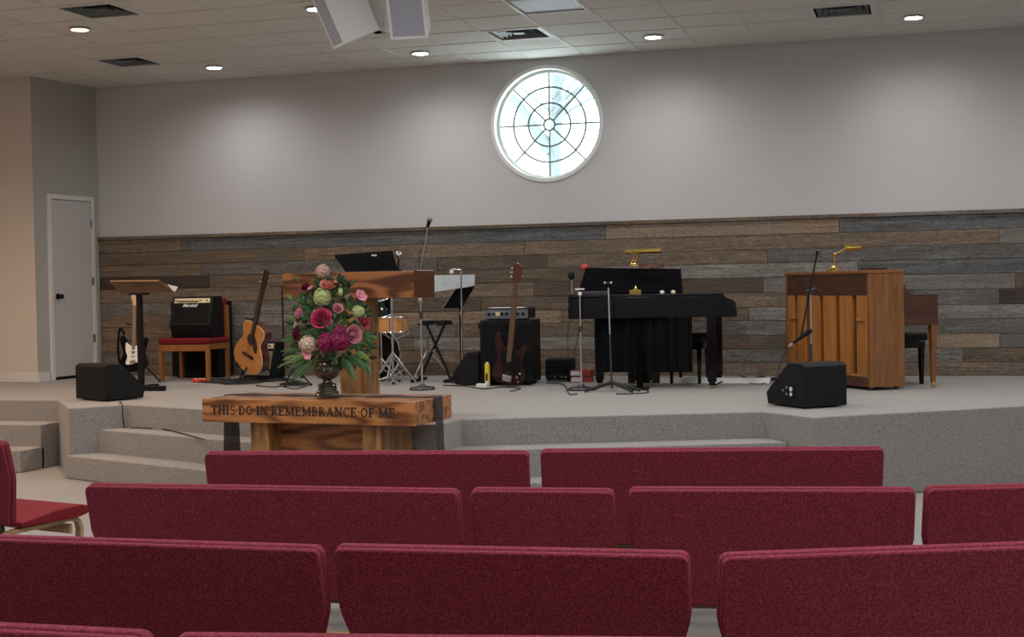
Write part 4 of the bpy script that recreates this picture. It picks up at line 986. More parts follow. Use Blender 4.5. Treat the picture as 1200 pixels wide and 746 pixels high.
# frames: electric on the left, acoustic next to the chair, bass against the cabinet
guitar('electric', 'black and white electric guitar on a stand behind the wooden topped stand', (158.5, 341), (156, 434), -1.55, -1.35, math.radians(4), 1.0, (m_black, m_white, m_neck, m_fretm))
guitar('acoustic', 'acoustic guitar with a pale orange top leaning on a stand beside the red chair', (312, 317), (287.5, 434), -1.05, -1.30, math.radians(-20), 1.06, (m_spruce, m_engr, m_neck, m_engr))
guitar('bass', 'dark red bass guitar with a black pickguard leaning on the black cabinet', (606.5, 308), (594, 451), -1.62, -1.85, math.radians(-6), 1.17, (m_bassb, m_black, m_neck, m_neck))
def guitar_stand(label, px, py, Y, h=.62):
    c = at_y(px, py, Y); t = thing('guitar_stand', label, 'guitar stand', (c.x, c.y, 0))
    tripod(t, 1, .26, m_blk, a0=.52, zj=.30, r=.009)
    MB().cyl((0, 0, .28), (0, 0.05, h), .010, n=8).build('pole', m_blk, t)
    for s in (-1, 1): MB().tube([(0, 0, .20), (s*.09, -.06, .17), (s*.10, -.14, .17), (s*.10, -.15, .21)], .008, 8).build('cradle_arm', m_blk, t)
    for s in (-1, 1): MB().tube([(0, .05, h), (s*.03, 0.02, h+.01), (s*.045, -.06, h+.02)], .007, 8).build('neck_fork', m_blk, t)
    return t
guitar_stand('black guitar stand holding the black and white electric guitar', 158, 440, -1.22)
guitar_stand('black guitar stand holding the acoustic guitar', 296, 440, -.93, .66)
q = at_y(139, 400, -1.42)
st = [tuple(at_y(x, y, -1.38)-q) for x, y in ((146, 392), (142, 385), (139.5, 390), (138.5, 408), (140, 424), (146, 432))]
tag(MB().tube(spline(st, 5, False), .014, 6).build('guitar_strap', m_cloth, loc=q), 'black strap hanging at the left side of the electric guitar', 'strap')

# ------------------------------------------------------------------ chair with the guitar amplifier
cx0, cx1 = at_z(189, 445, 0).x+.10, at_z(244, 444, 0).x+.06
CY = -.98; cx0 = at_y(189.5, 440, CY).x; cx1 = at_y(244.5, 440, CY).x; cw = cx1-cx0; ccx = (cx0+cx1)/2
ch = thing('chair', 'wooden chair with a burgundy seat carrying the guitar amplifier', 'chair', (ccx, CY, 0))
m_cw = wood('chair_wood', (0.24, 0.085, 0.022), (0.36, 0.15, 0.045), 2, .4)
for s in (-1, 1):
    MB().box((s*cw/2, 0, .20), (.045, .045, .40)).build('leg', m_cw, ch, bevel=.004); MB().box((s*cw/2, .44, .41), (.04, .045, .82)).build('leg', m_cw, ch, bevel=.004)
    MB().box((s*cw/2, .22, .375), (.03, .42, .06)).build('side_rail', m_cw, ch)
MB().box((0, 0, .365), (cw, .03, .07)).build('front_rail', m_cw, ch)
MB().box((0, .215, .435), (cw+.05, .48, .07)).build('seat', m_fab_s, ch, bevel=.025, seg=4)
MB().box((0, .45, .70), (cw-.01, .06, .40)).build('backrest', m_fab_s, ch, bevel=.02, seg=3)
# amp on the chair
am = thing('guitar_amplifier', 'small black guitar amplifier with a cream control panel standing on the red chair', 'amplifier', (at_y(221, 395, CY).x, CY+.02, .472))
aw = .49
prof = [(.07, 0), (.33, 0), (.30, .45), (.10, .45), (0.0, .14)]
MB().prism(prof, -aw/2, aw/2, 'x').build('cabinet', m_vinyl, am, bevel=.008)
def on_face(u, z, out=0.004):   # point on the upper front face at height z
    f = (z-.14)/(.31); return Vector((u, .10*f-out, z))
ang = math.atan2(.10, .31)
R = Matrix.Rotation(-ang, 3, 'X')
MB().box(on_face(0, .262), (aw*.86, .006, .20), R).build('grille', m_gril, am)
MB().box(on_face(0, .405), (aw*.88, .008, .052), R).build('control_panel', m_cream, am)
for k in range(9): c = on_face(-.16+k*.028, .397, .010); MB().cyl(c, c+R @ Vector((0, -.012, 0)), .009, n=10).build('knob', m_blk, am)
for u in (-.195, .10, .185): c = on_face(u, .405, .010); MB().cyl(c, c+R @ Vector((0, -.008, 0)), .008, n=10).build('jack', m_blk, am)
MB().box(on_face(0, .15, .002), (aw*.9, .008, .022), R).build('lower_trim', m_blk, am)
def script_text(s, size, mt, name, parent, loc, rot, shear=.35):
    cu = bpy.data.curves.new(name, 'FONT'); cu.body = s; cu.size = size; cu.extrude = .001; cu.shear = shear; cu.offset = size*.02; cu.align_x = 'CENTER'; cu.resolution_u = 2
    ob = bpy.data.objects.new(name, cu); col.objects.link(ob); dg = bpy.context.evaluated_depsgraph_get()
    me = bpy.data.meshes.new_from_object(ob.evaluated_get(dg)); col.objects.unlink(ob); bpy.data.objects.remove(ob)
    me.materials.clear(); me.materials.append(mt); o = bpy.data.objects.new(name, me); col.objects.link(o); o.parent = parent; o.location = loc; o.rotation_euler = rot; return o
script_text('Marshall', .052, m_white, 'logo_script', am, on_face(-.02, .338, .010), (PI/2-ang, 0, 0))
# black speaker cabinet behind the chair
cb = thing('speaker_cabinet', 'tall black speaker cabinet standing behind the red chair', 'speaker', (at_y(237, 440, -.28).x, -.26, 0))
MB().box((0, 0, .44), (.60, .34, .85)).build('cabinet', m_vinyl, cb, bevel=.012)
MB().box((0, -.174, .44), (.54, .01, .78)).build('grille', m_gril, cb)
for x in (-.24, .24):
    for y in (-.12, .12): MB().cyl((x, y, 0), (x, y, .02), .02, n=10).build('rubber_foot', m_rubber, cb)
# little practice amp behind the acoustic guitar
c = at_z(311, 444, 0); sa = thing('practice_amplifier', 'small amplifier with a beige grille behind the acoustic guitar', 'amplifier', (c.x-.06, -.72, 0), (0, 0, math.radians(-14)))
prof = [(0, 0.015), (.26, 0.015), (.24, .41), (.11, .41)]
MB().prism(prof, -.20, .20, 'x').build('cabinet', m_vinyl, sa, bevel=.007)
ang2 = math.atan2(.11, .395); R2 = Matrix.Rotation(-ang2, 3, 'X')
fp = lambda u, z, o=.004: Vector((u, .11*(z-.015)/.395-o, z))
MB().box(fp(0, .18), (.36, .006, .27), R2).build('grille', m_beigegr, sa)
MB().box(fp(0, .365), (.36, .008, .055), R2).build('control_panel', m_cream, sa)
for k in range(6): c = fp(-.13+k*.052, .365, .01); MB().cyl(c, c+R2 @ Vector((0, -.012, 0)), .010, n=10).build('knob', m_blk, sa)
MB().tube([(-.06, .17, .41), (-.05, .17, .435), (.05, .17, .435), (.06, .17, .41)], .008, 8).build('carry_handle', m_blk, sa)

# ------------------------------------------------------------------ drum set behind the pulpit
ds = at_z(452, 446, 0); DX, DY = ds.x, -1.15
snare_c = at_y(459.5, 380, DY)
sd = thing('snare_drum', 'amber snare drum on a chrome stand, seen right of the pulpit post', 'drum', (snare_c.x, DY, 0))
zc = snare_c.z
MB().lathe([(.165, -.075), (.165, .075)], (0, 0, zc), 32).build('shell', m_drum, sd)
for s in (-1, 1): MB().torus((0, 0, zc+s*.075), .170, .007, 'z', 32, 6).build('hoop', m_chrome, sd)
MB().cyl((0, 0, zc+.07), (0, 0, zc+.076), .163, n=32).build('drum_head', m_head, sd)
for k in range(8):
    a = 2*PI*k/8+.2; MB().cyl((.174*math.cos(a), .174*math.sin(a), zc-.07), (.174*math.cos(a), .174*math.sin(a), zc+.075), .007, n=8).build('lug', m_chrome, sd)
for k in range(3):
    a = 2*PI*k/3+.5; MB().tube([(0, 0, zc-.16), (.16*math.cos(a), .16*math.sin(a), zc-.10), (.178*math.cos(a), .178*math.sin(a), zc-.06)], .006, 6).build('basket_arm', m_chrome, sd)
MB().cyl((0, 0, .12), (0, 0, zc-.13), .012, n=10).build('pole', m_chrome, sd); tripod(sd, 1, .24, m_chrome, a0=.9, zj=.26)
bd = thing('bass_drum', 'dark bass drum with chrome hoops half hidden behind the pulpit post', 'drum', (at_y(432, 420, -.85).x, -.80, 0), (0, 0, math.radians(35)))
MB().lathe([(.27, -.20), (.27, .20)], (0, 0, .29), 40, Matrix.Rotation(PI/2, 3, 'X')).build('shell', m_black, bd)
for s in (-1, 1): MB().torus((0, s*.20, .29), .275, .012, 'y', 40, 8).build('hoop', m_chrome, bd)
MB().cyl((0, -.195, .29), (0, -.200, .29), .262, n=40).build('drum_head', m_blk, bd)
for k in range(8):
    a = 2*PI*k/8; MB().cyl((.285*math.cos(a), -.20, .29+.27*math.sin(a)), (.285*math.cos(a), .20, .29+.27*math.sin(a)), .006, n=6).build('lug', m_chrome, bd)
for s in (-1, 1): MB().cyl((s*.20, -.1, .18), (s*.33, -.2, .012), .010, n=8).build('spur', m_chrome, bd)
tm = at_y(445, 357, -1.0); td_ = thing('tom_drum', 'small black tom drum just under the right side of the pulpit beam', 'drum', (tm.x, -1.0, 0))
MB().lathe([(.13, -.09), (.13, .09)], (0, 0, tm.z), 28, Matrix.Rotation(.35, 3, 'X')).build('shell', m_black, td_)
for s in (-1, 1):
    pts = [Matrix.Rotation(.35, 3, 'X') @ Vector((.134*math.cos(2*PI*i/24), .134*math.sin(2*PI*i/24), s*.09))+Vector((0, 0, tm.z)) for i in range(24)]
    MB().tube(pts, .007, 6, True).build('hoop', m_chrome, td_)
for k in range(6):
    a = 2*PI*k/6; q = Matrix.Rotation(.35, 3, 'X') @ Vector((.14*math.cos(a), .14*math.sin(a), 0)); MB().ball(q+Vector((0, 0, tm.z)), .015, n=8, m=6).build('lug', m_chrome, td_)
MB().cyl((0, .02, .10), (0, .02, tm.z-.1), .012, n=8).build('pole', m_chrome, td_); tripod(td_, 1, .2, m_chrome, a0=2.1, zj=.24)
p = at_z(461, 446, 0); cs = thing('cymbal_stand', 'bright chrome stand pole with splayed legs in front of the snare drum', 'cymbal stand', (p.x+.0, -1.45, 0))
p = at_y(461, 446, -1.45); cs.location = (p.x, -1.45, 0)
MB().cyl((0, 0, .03), (0, 0, at_y(461, 346, -1.45).z), .011, n=10).build('pole', m_chrome, cs)
for z in (.42, .72): MB().cyl((0, 0, z), (0, 0, z+.05), .018, n=10).build('clutch', m_steel, cs)
for (x, y, dy) in ((489, 441, .10), (436, 441, .12), (452, 449, -.22)):
    e = at_y(x, y, -1.45+dy)-Vector(cs.location); e.z = .012
    MB().cyl((0, 0, .33), e, .010, n=8).build('leg', m_chrome, cs); MB().cyl((0, 0, .08), e*.5+Vector((0, 0, .16)), .006, n=6).build('brace', m_steel, cs)
cy_ = at_y(440, 366, -.7)
th_ = thing('cymbal_stand', 'steel tripod stand legs behind the round base microphone stand and X stand', 'cymbal stand', (at_y(502, 440, -.65).x, -.65, 0))
tripod(th_, 1, .26, m_steel, a0=.2, zj=.30, r=.010); MB().cyl((0, 0, .2), (0, 0, .46), .014, n=10).build('pole', m_steel, th_)
hp = thing('drum_pedal', 'small black pedal and stand hardware on the stage floor left of the vase', 'pedal', (at_z(346, 452, 0).x, -1.62, 0))
MB().prism([(-.14, .012), (.14, .012), (.14, .03), (.02, .06), (-.14, .03)], -.05, .05).build('pedal_board', m_rubber, hp, bevel=.004)
tripod(hp, 1, .17, m_blk, a0=.4, zj=.2); MB().cyl((0, 0, .03), (0, 0, .24), .012, n=8).build('post', m_dsteel, hp)
MB().ball((0, 0, .25), .017, n=10, m=6).build('clamp', m_chrome, hp)

# ------------------------------------------------------------------ bass rig
x0_, x1_ = at_y(563, 440, -1.45).x, at_y(622, 440, -1.45).x
bc = thing('bass_cabinet', 'large black bass speaker cabinet behind the bass guitar', 'speaker', ((x0_+x1_)/2, -1.45, 0), (0, 0, math.radians(3)))
bw = x1_-x0_; zt = at_y(590, 375, -1.45).z
MB().box((0, .24, zt/2+.01), (bw, .46, zt-.02)).build('cabinet', m_vinyl, bc, bevel=.012)
MB().box((0, .004, zt/2), (bw*.9, .012, zt*.88)).build('grille', m_gril, bc)
for s in (-1, 1):
    for z in (.05, zt-.05): MB().box((s*(bw/2-.015), .02, z), (.05, .06, .06)).build('corner_guard', m_blk, bc, bevel=.008)
for x in (-.2, .2):
    for y in (.06, .42): MB().cyl((x, y, 0), (x, y, .02), .02, n=10).build('rubber_foot', m_rubber, bc)
MB().box((bw/2+.003, .24, zt*.62), (.012, .14, .05)).build('carry_handle', m_blk, bc)
ah = thing('amplifier_head', 'silver faced bass amplifier head on top of the black cabinet', 'amplifier', ((x0_+x1_)/2+.02, -1.43, zt+.002), (0, 0, math.radians(3)))
hw_ = .44
MB().box((0, .16, .062), (hw_, .30, .105)).build('case', m_vinyl, ah, bevel=.006)
MB().box((0, .004, .058), (hw_-.02, .012, .085)).build('front_panel', m_silver, ah)
for k, u in enumerate((-.18, -.13, -.05, .0, .06, .11, .165)):
    MB().cyl((u, -.002, .058), (u, -.016, .058), .016 if k != 1 else .012, n=12).build('knob', m_blk, ah)
MB().box((-.09, -.003, .06), (.045, .004, .035)).build('meter_window', m_cream, ah)
MB().box((-.02, .12, .118), (hw_-.10, .22, .004)).build('top_lit_line', m_paper, ah)  # pale sheet paints the lit line along the top of the head
for x in (-.18, .18): MB().cyl((x, .05, 0), (x, .05, .012), .015, n=8).build('rubber_foot', m_rubber, ah)
c = at_z(571.5, 452, 0); ht = (452-424)/ (FPX/ (c-CAM).dot(_f))
bt = thing('bottle', 'slim bottle with a yellow label standing in front of the bass cabinet', 'bottle', c)
MB().lathe([(.025, 0), (.026, .03), (.026, ht*.82), (.015, ht*.9), (.013, ht)], n=16).build('bottle_body', m_white, bt)
MB().lathe([(.027, .05), (.027, ht*.93)], n=16).build('label_sleeve', m_yellow, bt)
MB().box((0, -.0275, ht*.38), (.018, .002, .07)).build('label_print', m_blk, bt)
c = at_z(569, 454, 0); tag(MB().box((0, 0, .022), (.11, .06, .04)).build('small_box', m_white, loc=(c.x-.02, c.y-.04, 0), bevel=.006), 'small white effects box lying at the foot of the yellow bottle', 'box')
c = at_z(656, 446.5, 0); ba = thing('practice_amplifier', 'low black amplifier box on the floor between the bass cabinet and the books', 'amplifier', (c.x, -.95, 0))
MB().box((0, .12, .125), (.27, .22, .215)).build('cabinet', m_vinyl, ba, bevel=.02, seg=3); MB().box((0, .006, .15), (.22, .01, .13)).build('grille', m_gril, ba)
for x in (-.1, .1): MB().cyl((x, .05, 0), (x, .05, .02), .015, n=8).build('rubber_foot', m_rubber, ba)
for k, u in enumerate((-.03, .04, .08)): MB().cyl((u, .0, .05), (u, -.012, .05), .009, n=8).build('knob', m_steel, ba)
c = at_z(685, 446.5, 0)
for k, (dz, rz, l) in enumerate(((0, .1, 'bottom thick red hymnal of the two stacked beside the grand piano'), (.062, -.05, 'top thick red hymnal of the two stacked beside the grand piano'))):
    bk = thing('book', l, 'book', (c.x+.0, -.95, dz), (0, 0, rz), 'hymnals stacked on the floor')
    m_book = m_red_b if k else mat('hymnal_cover', (.30, .025, .025), .5); m_red_b = m_book
    for z in (.003, .055): MB().box((0, 0, z), (.21, .15, .006)).build('cover', m_book, bk)
    MB().box((.102, 0, .029), (.006, .15, .05)).build('spine', m_book, bk); MB().box((-.004, 0, .029), (.198, .14, .046)).build('pages', m_paper, bk)
    MB().box((.05, -.0745, .029), (.11, .004, .050)).build('cover_flap', m_book, bk)

# ------------------------------------------------------------------ grand piano, its long straight side towards the seats
GR = math.radians(8)
GP = thing('grand_piano', 'glossy black grand piano in the middle of the stage', 'piano', (at_y(665, 345, -1.95).x, -1.95, 0), (0, 0, GR))
GI = Matrix.Rotation(-GR, 3, 'Z')
gw = 1.43; ga = 1.545
ZB, ZT_ = .655, .872
rim = spline([(0.02, .0), (gw*.5, 0), (gw, 0)], 2, False)
bent = spline([(gw, 1.40), (gw*.86, 1.40), (gw*.62, 1.22), (gw*.40, .86), (gw*.22, .66), (.08, .58), (-.0, .42), (-.0, .2)], 5, False)
rim_pts = [(0.03, 0), (gw, 0), (gw, 1.40)]+bent[1:]+[(0.0, .05)]
MB().prism(rim_pts, ZB, ZT_-.02, 'z').build('rim', m_black, GP, bevel=.006)
for s, y in ((0, .035), (1, 1.365)):
    MB().prism([(gw-.02, ZB), (ga, ZB), (ga, ZB+.135), (ga-.03, ZB+.145), (gw+.045, ZB+.16), (gw+.015, ZB+.19), (gw-.01, ZT_-.0), (gw-.02, ZT_)], y-.035, y+.035, 'y').build('key_arm', m_black, GP, bevel=.004)
MB().box(((gw+ga)/2, .70, ZB+.03), (ga-gw+.02, 1.27, .06)).build('key_bed', m_black, GP)
MB().box(((gw+ga)/2-.01, .70, ZB+.075), (ga-gw-.02, 1.25, .02)).build('white_keys', m_white, GP)
MB().prism([(x_, y_) for x_, y_ in rim_pts], ZT_-.019, ZT_, 'z').build('closed_lid', m_black, GP, bevel=.004)
# the lid proper, tilted up a little along its far edge
lx0, lx1 = .08, 1.03
lid = [(lx0, .0), (lx1, 0), (lx1-.03, .95), (lx1-.30, 1.12), (lx0+.40, .95), (lx0+.06, .75)]
mb = MB(); hgt = at_y(700, 312, -1.35).z-ZT_
R = Matrix.Rotation(math.atan2(hgt, .38), 4, 'X')
mb.T = Matrix.Translation((0, .16, ZT_+.004)) @ R
mb.prism([(lx0, 0), (lx1+.03, 0), (lx1+.02, .20), (lx1+.01, .37), (lx0+.05, .42)], 0, .018, 'z'); mb.build('raised_lid', m_satin, GP, bevel=.003)
MB().cyl((lx0+.2, .48, ZT_), (lx0+.22, .47, ZT_+.2), .008, n=8).build('lid_prop', m_black, GP); MB().cyl((lx1-.2, .48, ZT_), (lx1-.22, .45, ZT_+.2), .008, n=8).build('lid_prop', m_black, GP)
def gleg(px, py, Y, w=.085):
    c = GI @ (at_y(px, 440, Y)-GP.location); z1 = ZB
    mb = MB().box((c.x, c.y, (z1+.06)/2+.0), (w, w, z1-.06)); l = mb.build('leg', m_black, GP, bevel=.006)
    MB().box((c.x, c.y, .045), (w*.7, w*.7, .04)).build('leg_tip', m_brass if False else m_black, l); MB().cyl((c.x-.02, c.y, .022), (c.x+.02, c.y, .022), .022, n=12).build('caster', m_brass, l)
gleg(834.5, 453, -1.72); gleg(842, 446, -.75); gleg(703, 448, -1.42)
# pedal lyre
lc = GI @ (at_y(755, 445, -1.45)-GP.location)
ly = MB().box((lc.x, lc.y, .085), (.30, .16, .11)).build('lyre_box', m_black, GP, bevel=.005)
for s in (-1, 1): MB().box((lc.x+s*.10, lc.y, .40), (.035, .04, .54)).build('lyre_post', m_black, GP)
for s in (-1, 0, 1): MB().prism([(-.012, -.08), (.012, -.08), (.01, 0), (-.01, 0)], .045, .055, 'z').build('pedal', m_brass, ly, loc=(lc.x+s*.07, lc.y-.08, 0))
c = at_y(750, 457, -1.93)-GP.location
# black cloth hung below the case
dx0, dx1 = at_y(699, 400, -1.80).x, at_y(811.5, 400, -1.80).x; zb_ = at_y(760, 436, -1.80).z
P = []; F = []; nseg = 60
for k in range(nseg+1):
    x = dx0+(dx1-dx0)*k/nseg; yy = .012*math.sin(k*.9)+.008*math.sin(k*2.3)
    P += [(x, -1.80+yy, ZB-.001), (x, -1.80+yy*1.5, zb_), (x, -1.793+yy*1.5, zb_), (x, -1.793+yy, ZB-.001)]
for k in range(nseg):
    for i in range(4): F.append((k*4+i, k*4+(i+1) % 4, (k+1)*4+(i+1) % 4, (k+1)*4+i))
mb = MB(); mb.add([Vector(p)-Vector((dx0, -1.80, 0)) for p in P], F+[(0, 1, 2, 3), (nseg*4+3, nseg*4+2, nseg*4+1, nseg*4)])
tag(mb.build('black_drape', m_cloth, loc=(dx0, -1.80, 0)), 'black cloth drape hanging below the case of the grand piano', 'drape')
c = at_z(750, 457.5, 0); ms = thing('support_stand', 'black post on a small foot in front of the drape under the grand piano', 'stand', (c.x, -1.95, 0))
c = at_y(750, 450, -1.95); ms.location = (c.x, -1.95, 0)
MB().box((0, 0, .30), (.055, .04, .60)).build('post', m_satin, ms, bevel=.004); MB().box((0, 0, .012), (.16, .12, .024)).build('foot', m_blk, ms, bevel=.004)
# bench of the grand piano
def piano_bench(label, x, y, w, d, h, rz=0, seatm=m_vinyl):
    t = thing('piano_bench', label, 'bench', (x, y, 0), (0, 0, rz))
    MB().box((0, 0, h-.035), (w, d, .07)).build('seat', seatm, t, bevel=.015, seg=3); MB().box((0, 0, h-.105), (w-.04, d-.04, .06)).build('apron', m_black, t)
    for sx in (-1, 1):
        for sy in (-1, 1): MB().add([(sx*(w/2-.045)+a*.022, sy*(d/2-.045)+b*.022, h-.13) for a, b in ((-1, -1), (1, -1), (1, 1), (-1, 1))]+[(sx*(w/2-.045)+a*.014, sy*(d/2-.045)+b*.014, 0) for a, b in ((-1, -1), (1, -1), (1, 1), (-1, 1))], [(0, 1, 2, 3), (7, 6, 5, 4), (0, 4, 5, 1), (1, 5, 6, 2), (2, 6, 7, 3), (3, 7, 4, 0)]).build('leg', m_black, t)
    return t
c = at_y(806, 440, -1.05); piano_bench('black piano bench pushed under the right end of the grand piano', c.x, -.92, .36, .62, .47)
c = at_y(1066, 450, -1.05)
# things on the grand piano
LIDZ = ZT_+.001
# brass lamp on the lid
def on_lid(px, Y): return at_y(px, 330, Y)
c = on_lid(743, -1.42); lz = at_y(743, 311, -1.42).z
lm = thing('piano_lamp', 'brass piano lamp with a long tube shade on top of the grand piano', 'lamp', (c.x, -1.42, lz-.008))
MB().lathe([(.055, 0), (.055, .012), (.02, .022), (.012, .03)], n=20).build('lamp_base', m_brass, lm)
for s in (0, 1): MB().tube(spline([(-.02+s*.035, 0, .02), (-.02+s*.035, 0, .05), (.01+s*.035, -.02, .085), (.045+s*.03, -.04, .125)], 5, False), .0065, 8).build('lamp_arm', m_brass, lm)
a = at_y(734, 295, -1.46)-lm.location; b = at_y(773, 293.5, -1.46)-lm.location
MB().cyl(a, b, .022, n=20).build('lamp_shade', m_brass, lm); MB().cyl(a-(b-a).normalized()*.02, a, .012, n=12).build('finial', m_brass, lm); MB().cyl(b, b+(b-a).normalized()*.015, .024, n=12).build('end_cap', m_brass, lm)
c = at_y(685, 313.5, -1.34); tag(MB().ball((0, 0, 0), .034, (1, 1, .9), 16, 10).build('red_ball', m_red, loc=(c.x, c.y, c.z+.004)), 'small red ball lying on the left end of the grand piano lid', 'ball')
m_floral = mat('dark_floral_print', (.02, .02, .016), .6, noise=(45, (.30, .12, .08), .42, .62))
q = [at_y(x, y, -1.38) for x, y in ((749, 341), (778, 322), (777, 308), (749, 309))]; q[0] = at_y(749, 321, -1.38)
P = [v-q[0] for v in q]; P += [v+Vector((0, .03, 0)) for v in P]
tag(MB().add(P, [(0, 1, 2, 3), (7, 6, 5, 4), (0, 4, 5, 1), (1, 5, 6, 2), (2, 6, 7, 3), (3, 7, 4, 0)]).build('songbook', m_floral, loc=q[0]), 'dark floral songbook standing on the grand piano under the brass lamp', 'book')
c = at_y(745, 341, -1.79); gb = thing('gold_box', 'small gold box with a pointed lid on the front of the grand piano', 'box', (c.x, -1.79, LIDZ))
MB().box((0, 0, .022), (.11, .06, .044)).build('box_body', m_brass, gb, bevel=.004); MB().lathe([(.03, .044), (.012, .06), (.004, .085)], n=10).build('lid_knob', m_brass, gb)
c = at_y(695, 341, -1.83); tag(MB().box((0, 0, .02), (.30, .05, .035)).build('tray', m_dsteel, loc=(c.x, -1.83, LIDZ), bevel=.004), 'long dark grey tray lying on the front edge of the grand piano', 'tray')
for px, l in ((776, 'left'), (789, 'right')):
    c = at_y(px, 342, -1.85); tag(MB().ball((0, 0, .018), .018, (1.2, 1, 1), 12, 8).build('shell_ornament', m_white if px < 780 else m_cream, loc=(c.x, -1.85, LIDZ)), '%s one of the two small pale ornaments on the piano edge' % l, 'ornament')
c = at_y(670.5, 342, -1.80); sm = thing('desk_microphone', 'black ball microphone on a short stand at the left end of the grand piano', 'microphone', (c.x, -1.80, LIDZ))
MB().cyl((0, 0, 0), (0, 0, .15), .006, n=8).build('stem', m_chrome, sm); MB().lathe([(.035, 0), (.035, .01), (.01, .015)], n=16).build('mic_base', m_blk, sm); MB().ball((-.005, 0, .19), .034, (1, 1, 1.25), 14, 10).build('mic_head', m_blk, sm)

# ------------------------------------------------------------------ upright piano, its back to the seats
UC = at_z(1020, 458, 0); th_u = math.radians(36)
UP = thing('upright_piano', 'wooden upright piano with slatted back on the right of the stage', 'piano', UC, (0, 0, th_u))
# local: +x runs along the end panel towards the keyboard, +y along the back away from the viewer
UL, UH, UD = 1.40, 1.055, .36
MB().prism([(0, .03), (UD, .03), (UD, UH-.03), (0, UH-.03)], 0, .035, 'y').build('end_panel', m_pside, UP, bevel=.005)
MB().prism([(0, .03), (UD, .03), (UD, UH-.03), (0, UH-.03)], UL-.035, UL, 'y').build('end_panel', m_pside, UP, bevel=.005)
MB().box((UD/2-.005, UL/2, UH-.015), (UD+.012, UL+.012, .03)).build('top_lid', m_pside, UP, bevel=.005)
MB().box((UD-.015, UL/2, UH*.5), (.03, UL-.07, UH-.08)).build('front_panel', m_pside, UP)
MB().box((.075, UL/2, .47), (.01, UL-.07, .78)).build('soundboard', m_oakd, UP)
MB().box((.015, UL/2, .935), (.03, UL-.07, .205)).build('back_top_rail', m_pdark, UP)
MB().box((.035, UL/2, .075), (.07, UL-.07, .09)).build('back_bottom_rail', m_pdark, UP); MB().box((.02, UL/2, .125), (.04, UL-.07, .03)).build('bottom_strip', m_pfront, UP)
ys = [.04, .205, .27, .475, .53, .74, .80, .98, 1.04, 1.19, 1.235, 1.365]
for k in range(6):
    a, b = ys[2*k], ys[2*k+1]; a, b = a*UL/1.40, b*UL/1.40
    MB().box((.022, (a+b)/2, .487), (.044, b-a, .695)).build('back_post', m_pfront, UP, bevel=.005)
for y in (.10, 1.22): MB().box((-.012, y+.03, .62), (.03, .10, .025)).build('grip_bar', m_pfront, UP, bevel=.005)
# keyboard case with its curved arm, front legs
for y in (0, UL-.035):
    MB().prism(([(UD-.005, .46+.10), (UD+.355, .56), (UD+.355, .83), (UD+.10, .835)]+[(UD+.10-.085*math.sin(t_), .835+.085*(1-math.cos(t_))) for t_ in (.5, .9, 1.3, 1.57)]+[(UD-.005, .93)]), y, y+.035, 'y').build('key_arm', m_pdark, UP, bevel=.003)
MB().box((UD+.17, UL/2, .60), (.35, UL-.07, .05)).build('key_bed', m_pdark, UP); MB().box((UD+.17, UL/2, .80), (.34, UL-.07, .03)).build('fallboard', m_pdark, UP)
for y in (.03, UL-.03):
    l = MB().add([(UD+.315+a*.030, y+b*.028, .56) for a, b in ((-1, -1), (1, -1), (1, 1), (-1, 1))]+[(UD+.315+a*.017, y+b*.017, .05) for a, b in ((-1, -1), (1, -1), (1, 1), (-1, 1))], [(0, 1, 2, 3), (7, 6, 5, 4), (0, 4, 5, 1), (1, 5, 6, 2), (2, 6, 7, 3), (3, 7, 4, 0)]).build('leg', m_pside, UP, bevel=.003)
    MB().lathe([(.014, .0), (.018, .025), (.012, .05)], (UD+.315, y, 0), 12).build('caster', m_brass, l)
for x in (.05, UD-.05):
    for y in (.06, UL-.06): MB().cyl((x, y, 0), (x, y, .035), .022, n=10).build('caster', m_dsteel, UP)
bp = UP.matrix_basis @ Vector((UD+.50, UL*.55, 0)); c = UC+Vector((math.cos(th_u)*(UD+.36)-math.sin(th_u)*.75, math.sin(th_u)*(UD+.36)+math.cos(th_u)*.75, 0))
piano_bench('black padded bench behind the keyboard of the upright piano', c.x, c.y, .36, .70, .47, th_u)
def upt(x, y, z): return UC+Vector((math.cos(th_u)*x-math.sin(th_u)*y, math.sin(th_u)*x+math.cos(th_u)*y, z))
c = upt(.12, .58, UH+.001); c2 = at_y(977, 315, c.y)
lm = thing('piano_lamp', 'brass swing arm piano lamp on top of the upright piano', 'lamp', (c2.x, c.y, UH+.001))
L0 = Vector(lm.location)
MB().lathe([(.065, 0), (.066, .010), (.045, .025), (.02, .035), (.014, .05)], n=24).build('lamp_base', m_brass, lm)
e = [at_y(x, y, c.y)-L0 for x, y in ((978, 305), (978, 298), (988, 293), (996, 288))]
MB().tube([(0, 0, .04), e[0], e[1]], .010, 10).build('lamp_stem', m_brass, lm); MB().ball(e[1], .018, n=12, m=8).build('lamp_joint', m_brass, lm); MB().tube([e[1], e[2], e[3]], .009, 10).build('lamp_arm', m_brass, lm)
a, b = at_y(990, 290, c.y-.02)-L0, at_y(1010, 289.5, c.y-.04)-L0
MB().cyl(a, b, .030, .026, n=20).build('lamp_shade', m_brass, lm)
c = upt(.20, .22, UH+.001)
tag(MB().box((0, 0, .010), (.05, .28, .02)).build('music_folder', m_pdark, loc=c, rot=(0, 0, th_u+.2)), 'thin dark folder lying on top of the upright piano', 'folder')

